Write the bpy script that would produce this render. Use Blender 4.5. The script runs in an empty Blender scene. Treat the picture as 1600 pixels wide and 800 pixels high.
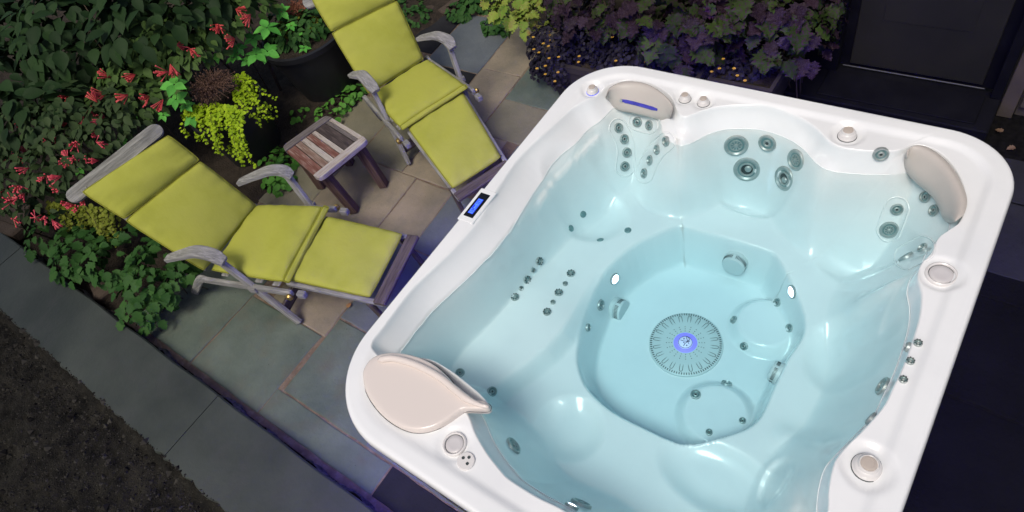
import bpy, math, random
import numpy as np
from mathutils import Vector, Matrix
random.seed(7); RNG = np.random.default_rng(7)
S = bpy.context.scene
COL = S.collection
PI = math.pi
# ------------------------------------------------------------------ camera
ZR = 0.93                                   # height of the tub rim
CAM = np.array([0.0, 0.0, 3.28])
FOC, PITCH, ROLL, YAW = 1022.56, 0.8752777, -0.37931968, -0.89741575
def cam_axes():
    f = np.array([math.cos(PITCH)*math.sin(YAW), math.cos(PITCH)*math.cos(YAW), -math.sin(PITCH)])
    r = np.array([math.cos(YAW), -math.sin(YAW), 0]); u = np.cross(r, f)
    return r*math.cos(ROLL)+u*math.sin(ROLL), -r*math.sin(ROLL)+u*math.cos(ROLL), f
CR, CU, CF = cam_axes()
cd = bpy.data.cameras.new('camera'); cam = bpy.data.objects.new('camera', cd); COL.objects.link(cam)
cd.sensor_width = 36; cd.sensor_fit = 'HORIZONTAL'; cd.lens = FOC/1600*36; cd.clip_start = .05; cd.clip_end = 500
m = Matrix.Identity(4)
for i in range(3):
    m[i][0] = CR[i]; m[i][1] = CU[i]; m[i][2] = -CF[i]; m[i][3] = CAM[i]
cam.matrix_world = m
S.camera = cam
# ------------------------------------------------------------------ sky, sun, exposure
SUN = Vector((0.08, -0.47, 0.88)).normalized()      # towards the sun
w = bpy.data.worlds.new('World'); S.world = w; w.use_nodes = True
nt = w.node_tree; bg = nt.nodes['Background']
sky = nt.nodes.new('ShaderNodeTexSky'); sky.sky_type = 'NISHITA'; sky.sun_disc = False
sky.sun_elevation = math.asin(SUN.z); sky.sun_rotation = math.atan2(SUN.x, SUN.y)
sky.air_density = .7; sky.dust_density = 4.0; sky.ozone_density = .3
nt.links.new(sky.outputs[0], bg.inputs[0]); bg.inputs[1].default_value = 0.115
sl = bpy.data.lights.new('sun', 'SUN'); so = bpy.data.objects.new('sun', sl); COL.objects.link(so)
sl.energy = 1.4; sl.angle = math.radians(20); sl.color = (1, .985, .90)
so.rotation_euler = SUN.to_track_quat('Z', 'Y').to_euler(); so.location = (0, 0, 8)
S.view_settings.view_transform = 'Standard'; S.view_settings.look = 'None'; S.view_settings.gamma = 1
S.view_settings.exposure = 0.10

# ------------------------------------------------------------------ helpers
def at(px, py, z):
    """pixel of the 1600x800 photograph -> point on the horizontal plane of height z"""
    d = CR*(px-800)/FOC - CU*(py-400)/FOC + CF
    return CAM + d*(z-CAM[2])/d[2]
def atl(pts, z): return np.array([at(p[0], p[1], z) for p in pts])
def lin(*c):
    return tuple((x/255/12.92 if x <= 10 else ((x/255+.055)/1.055)**2.4) for x in c)
def nrm(v): v = np.array(v, float); return v/np.linalg.norm(v)
def sst(a, b, x):
    t = np.clip((x-a)/(b-a), 0, 1); return t*t*(3-2*t)
MATS = {}
def pm(name, c1, c2=None, scale=6, rough=.5, spec=.5, bump=0, bscale=40, metal=0, coat=0, stretch=None, rnd=0,
       detail=6, lo=.35, hi=.65, c3=None, s3=60, f3=.5, emit=None, estr=0, gen=False, speckle=None, brough=.6):
    if name in MATS: return MATS[name]
    M = bpy.data.materials.new(name); M.use_nodes = True; t = M.node_tree; N = t.nodes; L = t.links
    b = N['Principled BSDF']
    b.inputs['Roughness'].default_value = rough; b.inputs['Metallic'].default_value = metal
    b.inputs['Specular IOR Level'].default_value = spec
    b.inputs['Coat Weight'].default_value = coat; b.inputs['Coat Roughness'].default_value = .06
    col = None
    tc = N.new('ShaderNodeTexCoord'); mp = N.new('ShaderNodeMapping')
    L.new(tc.outputs['Generated' if gen else 'Object'], mp.inputs[0])
    if stretch: mp.inputs['Scale'].default_value = stretch
    def noise(sc, det=detail, rg=.6):
        n = N.new('ShaderNodeTexNoise'); n.inputs['Scale'].default_value = sc; n.inputs['Detail'].default_value = det
        n.inputs['Roughness'].default_value = rg
        L.new(mp.outputs[0], n.inputs[0]); return n
    def mix(fac, a, bb, mode='MIX'):
        x = N.new('ShaderNodeMix'); x.data_type = 'RGBA'; x.blend_type = mode
        if isinstance(fac, (int, float)): x.inputs[0].default_value = fac
        else: L.new(fac, x.inputs[0])
        for k, v in ((6, a), (7, bb)):
            if isinstance(v, tuple): x.inputs[k].default_value = (*v[:3], 1)
            else: L.new(v, x.inputs[k])
        return x.outputs[2]
    def rng(sock, a, bb):
        r = N.new('ShaderNodeMapRange'); r.inputs[1].default_value = a; r.inputs[2].default_value = bb
        L.new(sock, r.inputs[0]); return r.outputs[0]
    if c2 is not None:
        if rnd:
            oi = N.new('ShaderNodeObjectInfo'); ge = N.new('ShaderNodeNewGeometry')
            ad = N.new('ShaderNodeMath'); ad.operation = 'ADD'
            L.new(oi.outputs['Random'], ad.inputs[0]); L.new(ge.outputs['Random Per Island'], ad.inputs[1])
            fr = N.new('ShaderNodeMath'); fr.operation = 'FRACT'; L.new(ad.outputs[0], fr.inputs[0])
            n = noise(scale)
            ma = N.new('ShaderNodeMix'); ma.data_type = 'FLOAT'; ma.inputs[0].default_value = rnd
            L.new(rng(n.outputs[0], lo, hi), ma.inputs[2]); L.new(fr.outputs[0], ma.inputs[3])
            col = mix(ma.outputs[0], c1, c2)
        else:
            col = mix(rng(noise(scale).outputs[0], lo, hi), c1, c2)
        if c3 is not None:
            n3 = noise(s3, 4); col = mix(rng(n3.outputs[0], .5, .5+f3*.4), col, c3)
        if speckle is not None:
            ns = noise(speckle[0], 2); col = mix(rng(ns.outputs[0], speckle[2], speckle[2]+.06), col, speckle[1])
        L.new(col, b.inputs['Base Color'])
    else:
        b.inputs['Base Color'].default_value = (*c1[:3], 1)
    if bump:
        bn = noise(bscale, 8, brough); bp = N.new('ShaderNodeBump'); bp.inputs['Strength'].default_value = bump
        bp.inputs['Distance'].default_value = .02
        L.new(bn.outputs[0], bp.inputs['Height']); L.new(bp.outputs[0], b.inputs['Normal'])
    if emit:
        b.inputs['Emission Color'].default_value = (*emit, 1); b.inputs['Emission Strength'].default_value = estr
    MATS[name] = M
    return M

class MB:
    def __init__(s): s.v = []; s.f = []
    def add(s, v, f):
        o = len(s.v); s.v += [tuple(map(float, p)) for p in v]; s.f += [tuple(i+o for i in q) for q in f]; return s
    def grid(s, P, cu=False, cv=False, flip=False):
        """P: (n,m,3) array -> quads"""
        n, mm = P.shape[:2]; o = len(s.v); s.v += [tuple(p) for p in P.reshape(-1, 3).tolist()]
        for i in range(n if cu else n-1):
            for j in range(mm if cv else mm-1):
                a, b, c, d = i*mm+j, i*mm+(j+1) % mm, ((i+1) % n)*mm+(j+1) % mm, ((i+1) % n)*mm+j
                s.f.append(tuple(o+k for k in ((a, d, c, b) if flip else (a, b, c, d))))
        return s
    def lathe(s, prof, n=24, M=None, cap=True):
        """prof: list of (r,z); around z, placed by 4x4 M"""
        a = np.linspace(0, 2*PI, n, endpoint=False)
        P = np.zeros((len(prof), n, 3))
        for i, (r, z) in enumerate(prof): P[i, :, 0] = r*np.cos(a); P[i, :, 1] = r*np.sin(a); P[i, :, 2] = z
        if M is not None:
            P = P.reshape(-1, 3)@np.array(M)[:3, :3].T+np.array(M)[:3, 3]; P = P.reshape(len(prof), n, 3)
        o = len(s.v); s.grid(P, cv=True)
        if cap:
            k = (len(prof)-1)*n; s.f.append(tuple(o+k+i for i in range(n)))
        return s
    def tube(s, pts, r, n=8, cap=True):
        pts = [np.array(p, float) for p in pts]; rr = r if isinstance(r, (list, tuple)) else [r]*len(pts)
        P = np.zeros((len(pts), n, 3)); prev = None
        for i, p in enumerate(pts):
            t = nrm(pts[min(i+1, len(pts)-1)]-pts[max(i-1, 0)])
            ref = np.array([0, 0, 1.]) if abs(t[2]) < .9 else np.array([1., 0, 0])
            a = nrm(np.cross(t, ref)) if prev is None else nrm(prev-t*(prev@t)); prev = a
            b = np.cross(t, a)
            for j in range(n):
                q = 2*PI*j/n; P[i, j] = p+rr[i]*(math.cos(q)*a+math.sin(q)*b)
        o = len(s.v); s.grid(P, cv=True)
        if cap:
            s.f.append(tuple(o+j for j in range(n))[::-1]); s.f.append(tuple(o+(len(pts)-1)*n+j for j in range(n)))
        return s
    def box(s, c, h, R=None, bev=.0):
        """bevelled box: centre c, half sizes h, 3x3 R"""
        v = []; f = []
        h = np.array(h, float); R = np.eye(3) if R is None else np.array(R); b = min(bev, h.min()*.9)
        if b <= 0:
            P = [(x, y, z) for x in (-1, 1) for y in (-1, 1) for z in (-1, 1)]
            v = [R@(np.array(p)*h)+np.array(c) for p in P]
            f = [(0, 1, 3, 2), (4, 6, 7, 5), (0, 4, 5, 1), (2, 3, 7, 6), (0, 2, 6, 4), (1, 5, 7, 3)]
        else:
            idx = {}
            for x in (-1, 1):
                for y in (-1, 1):
                    for z in (-1, 1):
                        for k in range(3):
                            q = np.array((x, y, z))*(h-b); q[k] += (x, y, z)[k]*b
                            idx[(x, y, z, k)] = len(v); v.append(R@q+np.array(c))
            for k in range(3):
                a, bb = [(1, 2), (2, 0), (0, 1)][k]
                for sg in (-1, 1):
                    q = []
                    for (i, j) in ((-1, -1), (1, -1), (1, 1), (-1, 1)):
                        p = [0, 0, 0]; p[k] = sg; p[a] = i; p[bb] = j; q.append(idx[(*p, k)])
                    f.append(tuple(q if sg > 0 else q[::-1]))
                    for sg2 in (-1, 1):        # edges along axis bb between faces k and a
                        q = []
                        for e in (-1, 1):
                            p = [0, 0, 0]; p[k] = sg; p[a] = sg2; p[bb] = e; q.append((idx[(*p, k)], idx[(*p, a)]))
                        fc = (q[0][0], q[0][1], q[1][1], q[1][0]); f.append(tuple(fc if sg*sg2 > 0 else fc[::-1]))
            for x in (-1, 1):
                for y in (-1, 1):
                    for z in (-1, 1):
                        t = tuple(idx[(x, y, z, k)] for k in range(3)); f.append(t if x*y*z > 0 else t[::-1])
        return s.add(v, f)
    def mesh(s, name):
        me = bpy.data.meshes.new(name); me.from_pydata(s.v, [], s.f); return me
WM = {}
def link(o, parent, world):
    COL.objects.link(o); WM[o.name] = world
    if parent is not None:
        o.parent = parent; o.matrix_basis = WM[parent.name].inverted() @ world
    else: o.matrix_basis = world
    return o
def obj(name, src, mat=None, parent=None, world=None, smooth=False, **props):
    me = src.mesh(name) if isinstance(src, MB) else src
    if mat is not None and not me.materials: me.materials.append(mat)
    if smooth and isinstance(src, MB): me.shade_smooth()
    if smooth == 'auto': 
        try: me.set_sharp_from_angle(angle=math.radians(38))
        except Exception: pass
    o = link(bpy.data.objects.new(name, me), parent, world or Matrix.Identity(4))
    for k, v in props.items(): o[k] = v
    return o
def thing(name, loc, label, cat, group=None, rz=0):
    o = bpy.data.objects.new(name, None); o.empty_display_size = .1
    link(o, None, Matrix.Translation(Vector(loc)) @ Matrix.Rotation(rz, 4, 'Z'))
    o['label'] = label; o['category'] = cat
    if group: o['group'] = group
    return o
def frame(p, x, z):
    """4x4 with local x along x, z near z"""
    x = nrm(x); z = np.array(z, float); y = nrm(np.cross(z, x)); z = np.cross(x, y)
    M = Matrix.Identity(4)
    for i in range(3): M[i][0] = x[i]; M[i][1] = y[i]; M[i][2] = z[i]; M[i][3] = p[i]
    return M
def zframe(p, n, spin=0):
    n = nrm(n); ref = np.array([1., 0, 0]) if abs(n[0]) < .9 else np.array([0, 1., 0])
    M = frame(p, np.cross(ref, n), n)
    return M @ Matrix.Rotation(spin, 4, 'Z')
def bar(name, p0, p1, wd, th, mat, parent, up=(0, 0, 1), bev=.006, **kw):
    """board from p0 to p1 (centre line); width across, thickness along up"""
    p0 = np.array(p0, float); p1 = np.array(p1, float); L = np.linalg.norm(p1-p0)
    b = MB().box((0, 0, 0), (L/2, wd/2, th/2), bev=bev)
    return obj(name, b, mat, parent, frame((p0+p1)/2, p1-p0, up), **kw)
def catmull(P, n=8):
    P = np.array(P, float); out = []; N = len(P)
    for i in range(N):
        a, b, c, d = P[i-1], P[i], P[(i+1) % N], P[(i+2) % N]
        for k in range(n):
            t = k/n; out.append(.5*((2*b)+(c-a)*t+(2*a-5*b+4*c-d)*t*t+(-a+3*b-3*c+d)*t**3))
    return np.array(out)
def sdf(poly, X, Y):
    """signed distance, positive inside"""
    shp = X.shape; X = X.ravel(); Y = Y.ravel(); best = np.full(X.shape, 1e9); ins = np.zeros(X.shape, bool)
    n = len(poly)
    for i in range(n):
        ax, ay = poly[i][:2]; bx, by = poly[(i+1) % n][:2]; ex, ey = bx-ax, by-ay
        t = np.clip(((X-ax)*ex+(Y-ay)*ey)/(ex*ex+ey*ey+1e-12), 0, 1)
        best = np.minimum(best, (X-ax-t*ex)**2+(Y-ay-t*ey)**2)
        c = ((ay > Y) != (by > Y)) & (X < (bx-ax)*(Y-ay)/((by-ay) if by != ay else 1e-12)+ax)
        ins ^= c
    d = np.sqrt(best); return np.where(ins, d, -d).reshape(shp)
def smin(a, b, k):
    h = np.clip(.5+.5*(b-a)/k, 0, 1); return b*(1-h)+a*h-k*h*(1-h)
def smax(a, b, k): return -smin(-a, -b, k)

# ------------------------------------------------------------------ materials
m_soil = pm('soil', (.022, .017, .012), (.045, .034, .024), 14, .95, .2, .9, 60)
m_acr = pm('white_acrylic', (.85, .85, .845), (.77, .775, .78), 2.2, lo=.45, hi=.8, detail=8, rough=.10, spec=.5, coat=.3)
m_beige = pm('pillow_foam', (.50, .455, .415), (.54, .49, .445), 4, .42, .4, .03, 120)
m_lid = pm('lid_plastic', (.74, .655, .60), rough=.16, spec=.5, coat=.2)
m_steel = pm('brushed_steel', (.36, .41, .40), (.46, .50, .49), 20, .42, .5, metal=.5)
m_steeld = pm('dark_steel', (.05, .065, .065), rough=.35, metal=.3)
m_jetface = pm('jet_face', (.20, .31, .31), rough=.3, metal=.4)
m_grille = pm('grille_plastic', (.62, .66, .66), rough=.4)
m_knob = pm('knob_white', (.72, .69, .67), rough=.25, coat=.2)
m_knobcap = pm('knob_cap', (.50, .43, .375), rough=.35)
m_black = pm('gloss_black', (.006, .006, .008), rough=.15)
m_cab = pm('cabinet_panel', (.012, .012, .016), (.02, .02, .026), 3, .5, stretch=(1, 1, 8))
m_led = pm('led_blue', (.02, .02, .1), emit=(.075, .055, 1.0), estr=150)
m_lens = pm('lens_white', (.8, .8, 1), emit=(.78, .84, 1.0), estr=5.0)
m_halo = pm('lens_violet', (.3, .25, .8), emit=(.20, .14, 1.0), estr=.55)
m_screen = pm('screen_blue', (.01, .02, .3), emit=(.02, .06, .75), estr=.9)
m_screen2 = pm('screen_light', (.1, .2, .6), emit=(.08, .25, 1), estr=1)
m_cush = pm('yellow_canvas', (.345, .355, .050), (.405, .41, .072), 3, .85, .15, .22, 10, detail=4, c3=(.30, .29, .038), s3=3, f3=1.8)
m_pipe = pm('piping_canvas', (.24, .24, .03), rough=.85, spec=.15)
m_wood = pm('weathered_teak', (.19, .185, .165), (.37, .36, .325), 4, .85, .1, .35, 9, stretch=(1.2, 16, 16), c3=(.10, .09, .08), s3=6, f3=.9)
m_woodd = pm('dark_teak', (.065, .050, .040), (.135, .11, .09), 4, .85, .1, .35, 9, stretch=(1.2, 16, 16))
m_brass = pm('brass', (.42, .30, .10), rough=.35, metal=.9)
m_pot = pm('black_pot', (.008, .008, .009), (.014, .014, .015), 5, .5, .5)

# ------------------------------------------------------------------ ground
gnd = MB().add([(-60, -60, -.05), (60, -60, -.05), (60, 60, -.05), (-60, 60, -.05)], [(0, 1, 2, 3)])
obj('ground', gnd, m_soil, kind='structure')
# garden bed relief: soil mounded behind the paving
def vnoise(X, Y, sc, seed=0):
    r = np.random.default_rng(seed); G = r.random((64, 64)); x = X*sc; y = Y*sc
    xi = np.floor(x).astype(int); yi = np.floor(y).astype(int); fx = x-xi; fy = y-yi
    fx = fx*fx*(3-2*fx); fy = fy*fy*(3-2*fy)
    g = lambda a, b: G[a % 64, b % 64]
    return (g(xi, yi)*(1-fx)+g(xi+1, yi)*fx)*(1-fy)+(g(xi, yi+1)*(1-fx)+g(xi+1, yi+1)*fx)*fy
xs = np.linspace(-13, -4.2, 120); ys = np.linspace(.02, 9, 120); X, Y = np.meshgrid(xs, ys, indexing='ij')
Z = -.02+.06*vnoise(X, Y, 2, 1)+.035*vnoise(X, Y, 9, 2)-.09*sst(-4.55, -4.25, X)
obj('garden_bed', MB().grid(np.stack([X, Y, Z], 2), flip=True), m_soil, kind='structure', smooth=True)
# joint bed under the slabs
m_joint = pm('joint_sand', (.23, .165, .11), (.15, .11, .078), 9, .95, .1, .8, 90, c3=(.27, .215, .16), s3=14)
jb = MB().add([(-4.72, .0, -.006), (2.5, .0, -.006), (2.5, 3.95, -.006), (-4.72, 3.95, -.006)], [(0, 1, 2, 3)])
patio = obj('patio', jb, m_joint, kind='structure')
def slabmat(i, a, b, c):
    return pm('bluestone_%s' % i, a, b, 2.6, .62 if a[0] > .03 else .9, .35 if a[0] > .03 else .08, .35, 26, c3=c, s3=5, f3=1.0, lo=.32, hi=.68, brough=.7, speckle=(60, tuple(x*.55 for x in a), .70))
SM = {'g': slabmat('green', (.070, .094, .070), (.130, .156, .118), (.115, .105, .07)),
      'b': slabmat('blue', (.088, .102, .108), (.135, .148, .150), (.10, .11, .10)),
      't': slabmat('tan', (.175, .150, .100), (.30, .245, .165), (.15, .14, .10)),
      'm': slabmat('mix', (.14, .13, .085), (.21, .19, .125), (.16, .15, .11)),
      'd': slabmat('dark', (.016, .016, .018), (.029, .029, .031), (.022, .022, .022)),  # shadow beside the tub put into the slab colour
      'k': slabmat('black', (.003, .003, .0035), (.006, .006, .0065), (.004, .004, .0045))}  # darkness right of the tub put into the slab colour
dk = MB().add([(-2.2, 2.66, -.0035), (2.5, 2.66, -.0035), (2.5, 3.95, -.0035), (-2.2, 3.95, -.0035)], [(0, 1, 2, 3)]).add([(.0, .0, -.0035), (2.5, .0, -.0035), (2.5, 2.66, -.0035), (.0, 2.66, -.0035)], [(0, 1, 2, 3)])
obj('shade_sheet', dk, pm('shade_sheet_black', (.003, .003, .003), (.008, .0075, .007), 30, .95, .05), kind='structure')  # black sheet over the joint sand, paints the shade into the joints
def slab(x0, x1, y0, y1, k, sk=0.0):
    g = .0042; j = lambda: random.uniform(-.004, .004)
    P = [(x0+g+j()-sk*(y0-1), y0+g+j()), (x1-g+j()-sk*(y0-1), y0+g+j()), (x1-g+j()-sk*(y1-1), y1-g+j()), (x0+g+j()-sk*(y1-1), y1-g+j())]
    zt = random.uniform(-.002, .003); c = np.mean(P, 0); b = MB(); V = []
    # subdivided uneven edges, chamfered top
    E = []
    for i in range(4):
        a = np.array(P[i]); d = np.array(P[(i+1) % 4]); n = max(3, int(np.linalg.norm(d-a)/.09))
        for k2 in range(n):
            q = a+(d-a)*k2/n
            if k2: q = q+RNG.normal(0, .0022, 2)
            E.append(q)
    E = np.array(E); I = E+(c-E)*(.008/np.linalg.norm(c-E, axis=1))[:, None]; n = len(E)
    V = [(*q, -.011) for q in E]+[(*q, zt-.005) for q in E]+[(*q, zt) for q in I]+[(*c, zt)]
    F = []
    for i in range(n):
        h = (i+1) % n
        F += [(i, h, n+h, n+i), (n+i, n+h, 2*n+h, 2*n+i), (2*n+i, 2*n+h, 3*n)]
    obj('slab', b.add(V, F), SM[k], patio)
SK = .06
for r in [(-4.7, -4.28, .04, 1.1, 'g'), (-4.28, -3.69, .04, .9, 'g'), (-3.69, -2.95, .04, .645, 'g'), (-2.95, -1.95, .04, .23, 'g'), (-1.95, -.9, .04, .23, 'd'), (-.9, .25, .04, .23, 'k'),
          (-2.95, -2.2, .23, .80, 'g'), (-2.95, -2.2, .80, 1.47, 'b'), (-2.2, -1.4, .23, 1.47, 'b'),
          (-3.55, -2.95, .645, 1.47, 't'), (-4.3, -3.55, .9, 1.3, 't'), (-4.45, -3.9, 1.3, 2.02, 'm'), (-3.9, -3.19, 1.3, 2.02, 't'), (-3.55, -3.19, 1.3, 1.47, 't'),
          (-3.19, -2.82, 1.47, 2.02, 't'), (-2.82, -2.2, 1.47, 2.02, 'b'), (-2.2, -1.4, 1.47, 2.02, 'b'),
          (-4.4, -3.85, 2.02, 2.65, 'm'), (-3.85, -3.35, 2.02, 2.65, 'm'), (-3.35, -2.70, 2.02, 2.6, 't'), (-2.70, -2.0, 2.02, 2.6, 'b'),
          (-3.4, -2.99, 2.6, 3.28, 't'), (-2.99, -2.2, 2.6, 3.0, 'm'), (-2.99, -2.2, 3.0, 3.6, 'g'), (-3.4, -2.99, 3.28, 3.9, 't'),
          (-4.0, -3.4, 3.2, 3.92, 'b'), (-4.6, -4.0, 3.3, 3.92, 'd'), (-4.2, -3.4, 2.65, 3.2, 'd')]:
    if r[0] == -3.55 and r[2] == 1.3: continue
    slab(*r, SK if r[0] <= -2.0 and r[1] < -2 and r[2] > .2 else 0)
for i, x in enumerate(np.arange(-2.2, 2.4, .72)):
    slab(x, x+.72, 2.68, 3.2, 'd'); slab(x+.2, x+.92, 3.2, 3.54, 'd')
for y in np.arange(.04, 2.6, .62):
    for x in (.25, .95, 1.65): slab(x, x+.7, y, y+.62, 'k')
# ------------------------------------------------------------------ low wall with bluestone capping
m_cap = pm('capping_bluestone', (.026, .032, .026), (.050, .058, .047), 1.6, .55, .4, .15, 30, c3=(.05, .05, .048), s3=5, f3=1.2)
m_rough = pm('rough_stone', (.075, .068, .06), (.17, .16, .145), 18, .95, .2, 1.0, 70, c3=(.03, .028, .025), s3=40)
lw = thing('low_wall', (-3, -.2, 0), 'low garden wall capped with long smooth bluestone slabs, rough stone face towards the patio', 'wall')
def roughstrip(p_in, p_out, n, k, amp, fn):
    P = np.zeros((n, k, 3)); 
    for i in range(n):
        for j in range(k): P[i, j] = fn(i/(n-1), j/(k-1))
    P += RNG.normal(0, amp, P.shape); return P
x0, x1 = -9.0, 1.6
P = roughstrip(0, 0, 420, 7, .004, lambda u, v: np.array([x0+(x1-x0)*u, .0+.014*math.sin(u*70)*math.sin(v*3)-.012*v+.012*math.sin(u*173), .098*v-.02]))
obj('wall_face', MB().grid(P), m_rough, lw, smooth=True)
for a, b in ((-9, -5.98), (-5.97, -3.156), (-3.150, -.9), (-.894, 1.6)):
    n = int((b-a)/.04); ys_ = np.array([-.452, -.446, -.3, -.15, -.018, -.008]); zz = np.array([.126, .139, .140, .140, .139, .128])
    P = np.zeros((n, 8, 3))
    for i in range(n):
        x = a+(b-a)*i/(n-1)
        yy = ys_.copy(); e = random.gauss(0, .006); yy[:2] += e; yy[-2:] += .003*math.sin(x*9)
        P[i, 1:7] = np.stack([np.full(6, x), yy, zz], 1); P[i, 0] = (x, yy[0], .085); P[i, 7] = (x, yy[-1]-.004, .085)
    bb = MB().grid(P, flip=True); bb.f.append(tuple(range(8))[::-1]); bb.f.append(tuple((n-1)*8+i for i in range(8)))
    obj('capstone', bb, m_cap, lw)
# crumbly mortar edge and rough aggregate ground behind the wall
xs = np.linspace(-9, 1.6, 520); ys = np.linspace(-3.2, -.44, 140); X, Y = np.meshgrid(xs, ys, indexing='ij')
Z = .055+.03*vnoise(X, Y, 22, 3)+.02*vnoise(X, Y, 47, 4)+.05*vnoise(X, Y, 5, 5)*sst(-.5, -.9, Y)+.022*sst(-.52, -.455, Y)
m_agg = pm('aggregate', (.006, .0055, .0045), (.030, .027, .021), 7, .95, .15, 1.0, 90, c3=(.012, .011, .009), s3=60, speckle=(95, (.09, .085, .07), .66))
obj('rough_ground', MB().grid(np.stack([X, Y, Z], 2), flip=True), m_agg, kind='structure', smooth=True)

ch = MB(); n_ = 9000; cx = RNG.uniform(-6.2, -1.6, n_); cy = -.442-RNG.random(n_)**1.3*1.6; zz = .055+.03*vnoise(cx, cy, 22, 3)+.02*vnoise(cx, cy, 47, 4)+.05*vnoise(cx, cy, 5, 5)*sst(-.5, -.9, cy)
for k in range(n_):
    r = RNG.uniform(.004, .012)*(1 if RNG.random() < .9 else RNG.uniform(1.5, 3.2)); a = RNG.uniform(0, 6.3, 3); q = np.array([(math.cos(t), math.sin(t), 0) for t in (a[0], a[0]+1.6, a[0]+2.9, a[0]+4.6)])*r*RNG.uniform(.6, 1.1, (4, 1))
    b0 = np.array((cx[k], cy[k], zz[k] if cy[k] < -.455 else .1385)); ch.add([*(b0+q), b0+np.array((q[0, 0]*.3, q[1, 1]*.3, r*.8)), b0-np.array((0, 0, r*.3))], [(0, 1, 4), (1, 2, 4), (2, 3, 4), (3, 0, 4), (1, 0, 5), (2, 1, 5), (3, 2, 5), (0, 3, 5)])
obj('gravel', ch, pm('stone_chips', (.008, .007, .006), (.050, .046, .038), 20, .9, .1, rnd=1.0, lo=.3, hi=.9), kind='stuff')
# ------------------------------------------------------------------ hot tub
TX0, TX1, TY0, TY1 = -1.931, .2207, .1835, 2.647
TC = np.array([-.80, 1.50])
tub = thing('hot_tub', ((TX0+TX1)/2, (TY0+TY1)/2, 0), 'large white acrylic hot tub filled with clear water, with beige pillows and steel jets', 'hot tub')
def rrect(off=0.0, n=40):
    """rounded rectangle, counter-clockwise, shrunk by off"""
    out = []; rads = {(1, 1): .30, (-1, 1): .34, (-1, -1): .40, (1, -1): .30}
    for (sx, sy), a0 in (((1, 1), 0), ((-1, 1), PI/2), ((-1, -1), PI), ((1, -1), 1.5*PI)):
        r = rads[(sx, sy)]
        cx = TX1-r if sx > 0 else TX0+r; cy = TY1-r if sy > 0 else TY0+r
        for k in range(n+1):
            a = a0+PI/2*k/n; out.append((cx+(r-off)*math.cos(a), cy+(r-off)*math.sin(a)))
    return np.array(out)
LIPPX = [(905,162),(922,153),(940,139),(960,129),(985,125),(1022,132),(1048,150),(1058,172),(1068,182),(1082,179),(1100,172),(1125,166),(1160,164),(1200,167),(1240,179),(1262,190),(1280,204),(1293,218),(1312,229),(1340,234),(1375,236),(1402,235),(1414,232),(1430,226),(1460,233),(1486,254),(1504,286),(1508,318),(1500,346),(1482,360),(1466,372),(1456,394),(1440,412),(1435,434),(1440,458),(1438,490),(1430,520),(1420,550),(1408,580),(1397,602),(1385,628),(1370,648),(1348,672),(1325,695),(1307,717),(1299,742),(1295,770),(1293,800)]
lip = [p[:2] for p in atl(LIPPX, .915)]
lip += [np.array(p) for p in [(.028,.68),(.0,.55),(-.05,.44),(-.11,.365),(-.2,.305),(-.35,.30),(-.5,.325),(-.62,.35)]]
lip += [p[:2] for p in atl([(880,797),(840,777),(797,750),(782,735),(760,707),(742,676),(734,655),(722,634),(700,612),(668,590),(630,575),(596,560),(583,540),(604,510),(646,455),(701,401),(744,351),(762,325),(783,292),(815,247),(857,206),(887,175)], .915)]
LIP = catmull(lip, 5)
FWPX = [(965,400),(1000,374),(1048,354),(1066,350),(1086,354),(1150,371),(1198,386),(1215,396),(1230,420),(1252,462),(1261,492),(1258,516),(1236,550),(1216,590),(1198,632),(1184,652),(1160,666),(1110,681),(1072,686),(1046,681),(1000,660),(950,634),(916,603),(903,578),(898,551),(902,520),(915,478),(938,430)]
FW = catmull([p[:2] for p in atl(FWPX, .43)], 3)
LOPX = [(1052,352),(1012,372),(970,398),(940,424),(922,457),(905,492),(888,522),(862,552),(825,582),(792,606),(768,632),(740,690),(640,760),(480,600),(560,480),(700,330),(850,170),(950,100),(1050,130),(1070,200),(1072,270),(1066,310)]
LO = np.array([p[:2] for p in atl(LOPX, .46)])
OUT = rrect(0, 24)
def gpt(px, py, z): return at(px, py, z)[:2]
# anchors: pixel, backrest depth D, seat height
ANC = [(985,180,.46,.40),(920,330,.30,.42),(830,340,.17,.44),(740,460,.15,.47),(680,540,.15,.48),(1010,330,.3,.42),
       (1170,220,.20,.43),(1170,320,.20,.41),(1400,300,.34,.42),(1340,420,.34,.40),(1310,300,.26,.43),
       (1390,560,.24,.37),(1300,560,.24,.36),(1320,680,.24,.38),(1200,760,.26,.37),(1000,740,.26,.37),(870,680,.24,.37),(790,660,.20,.40)]
AP = np.array([gpt(a[0], a[1], .5) for a in ANC]); AD = np.array([a[2] for a in ANC]); AS = np.array([a[3] for a in ANC]); AW = np.array([.06,.10,.13,.10,.06,.10,.055,.055,.05,.02,.055,.018,.02,.018,.03,.04,.05,.05])
LOA = np.array([1 if i < 6 else 0 for i in range(len(ANC))], bool)
def rbf(X, Y, val, msk=None, s=.22):
    w_ = 1e-9; v_ = 0
    for i in range(len(AP)):
        if msk is not None and not msk[i]: continue
        g = np.exp(-((X-AP[i, 0])**2+(Y-AP[i, 1])**2)/(2*s*s))+1e-7; w_ = w_+g; v_ = v_+g*val[i]
    return v_/w_
KNOBS = [(925,137,.030,'a'),(1070,149,.028,'b'),(1099,155,.028,'b'),(1325,206,.036,'c'),(1357,726,.042,'c')]
CUPS = [(1473,424,.045),(708,691,.040)]
SCOOP = [(1175,318,.36,.20,.12,.055),(1345,395,.40,.21,.19,.06),(1330,560,.38,.19,.19,.05),(1120,745,.38,.24,.14,.05),(890,668,.38,.15,.15,.04),(925,335,.43,.20,.17,.05),(1212,752,.44,.05,.11,.05),(1395,520,.5,.05,.12,.05)]
SCO = [(*gpt(a, b, z), rx, ry, dp) for a, b, z, rx, ry, dp in SCOOP]
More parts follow.
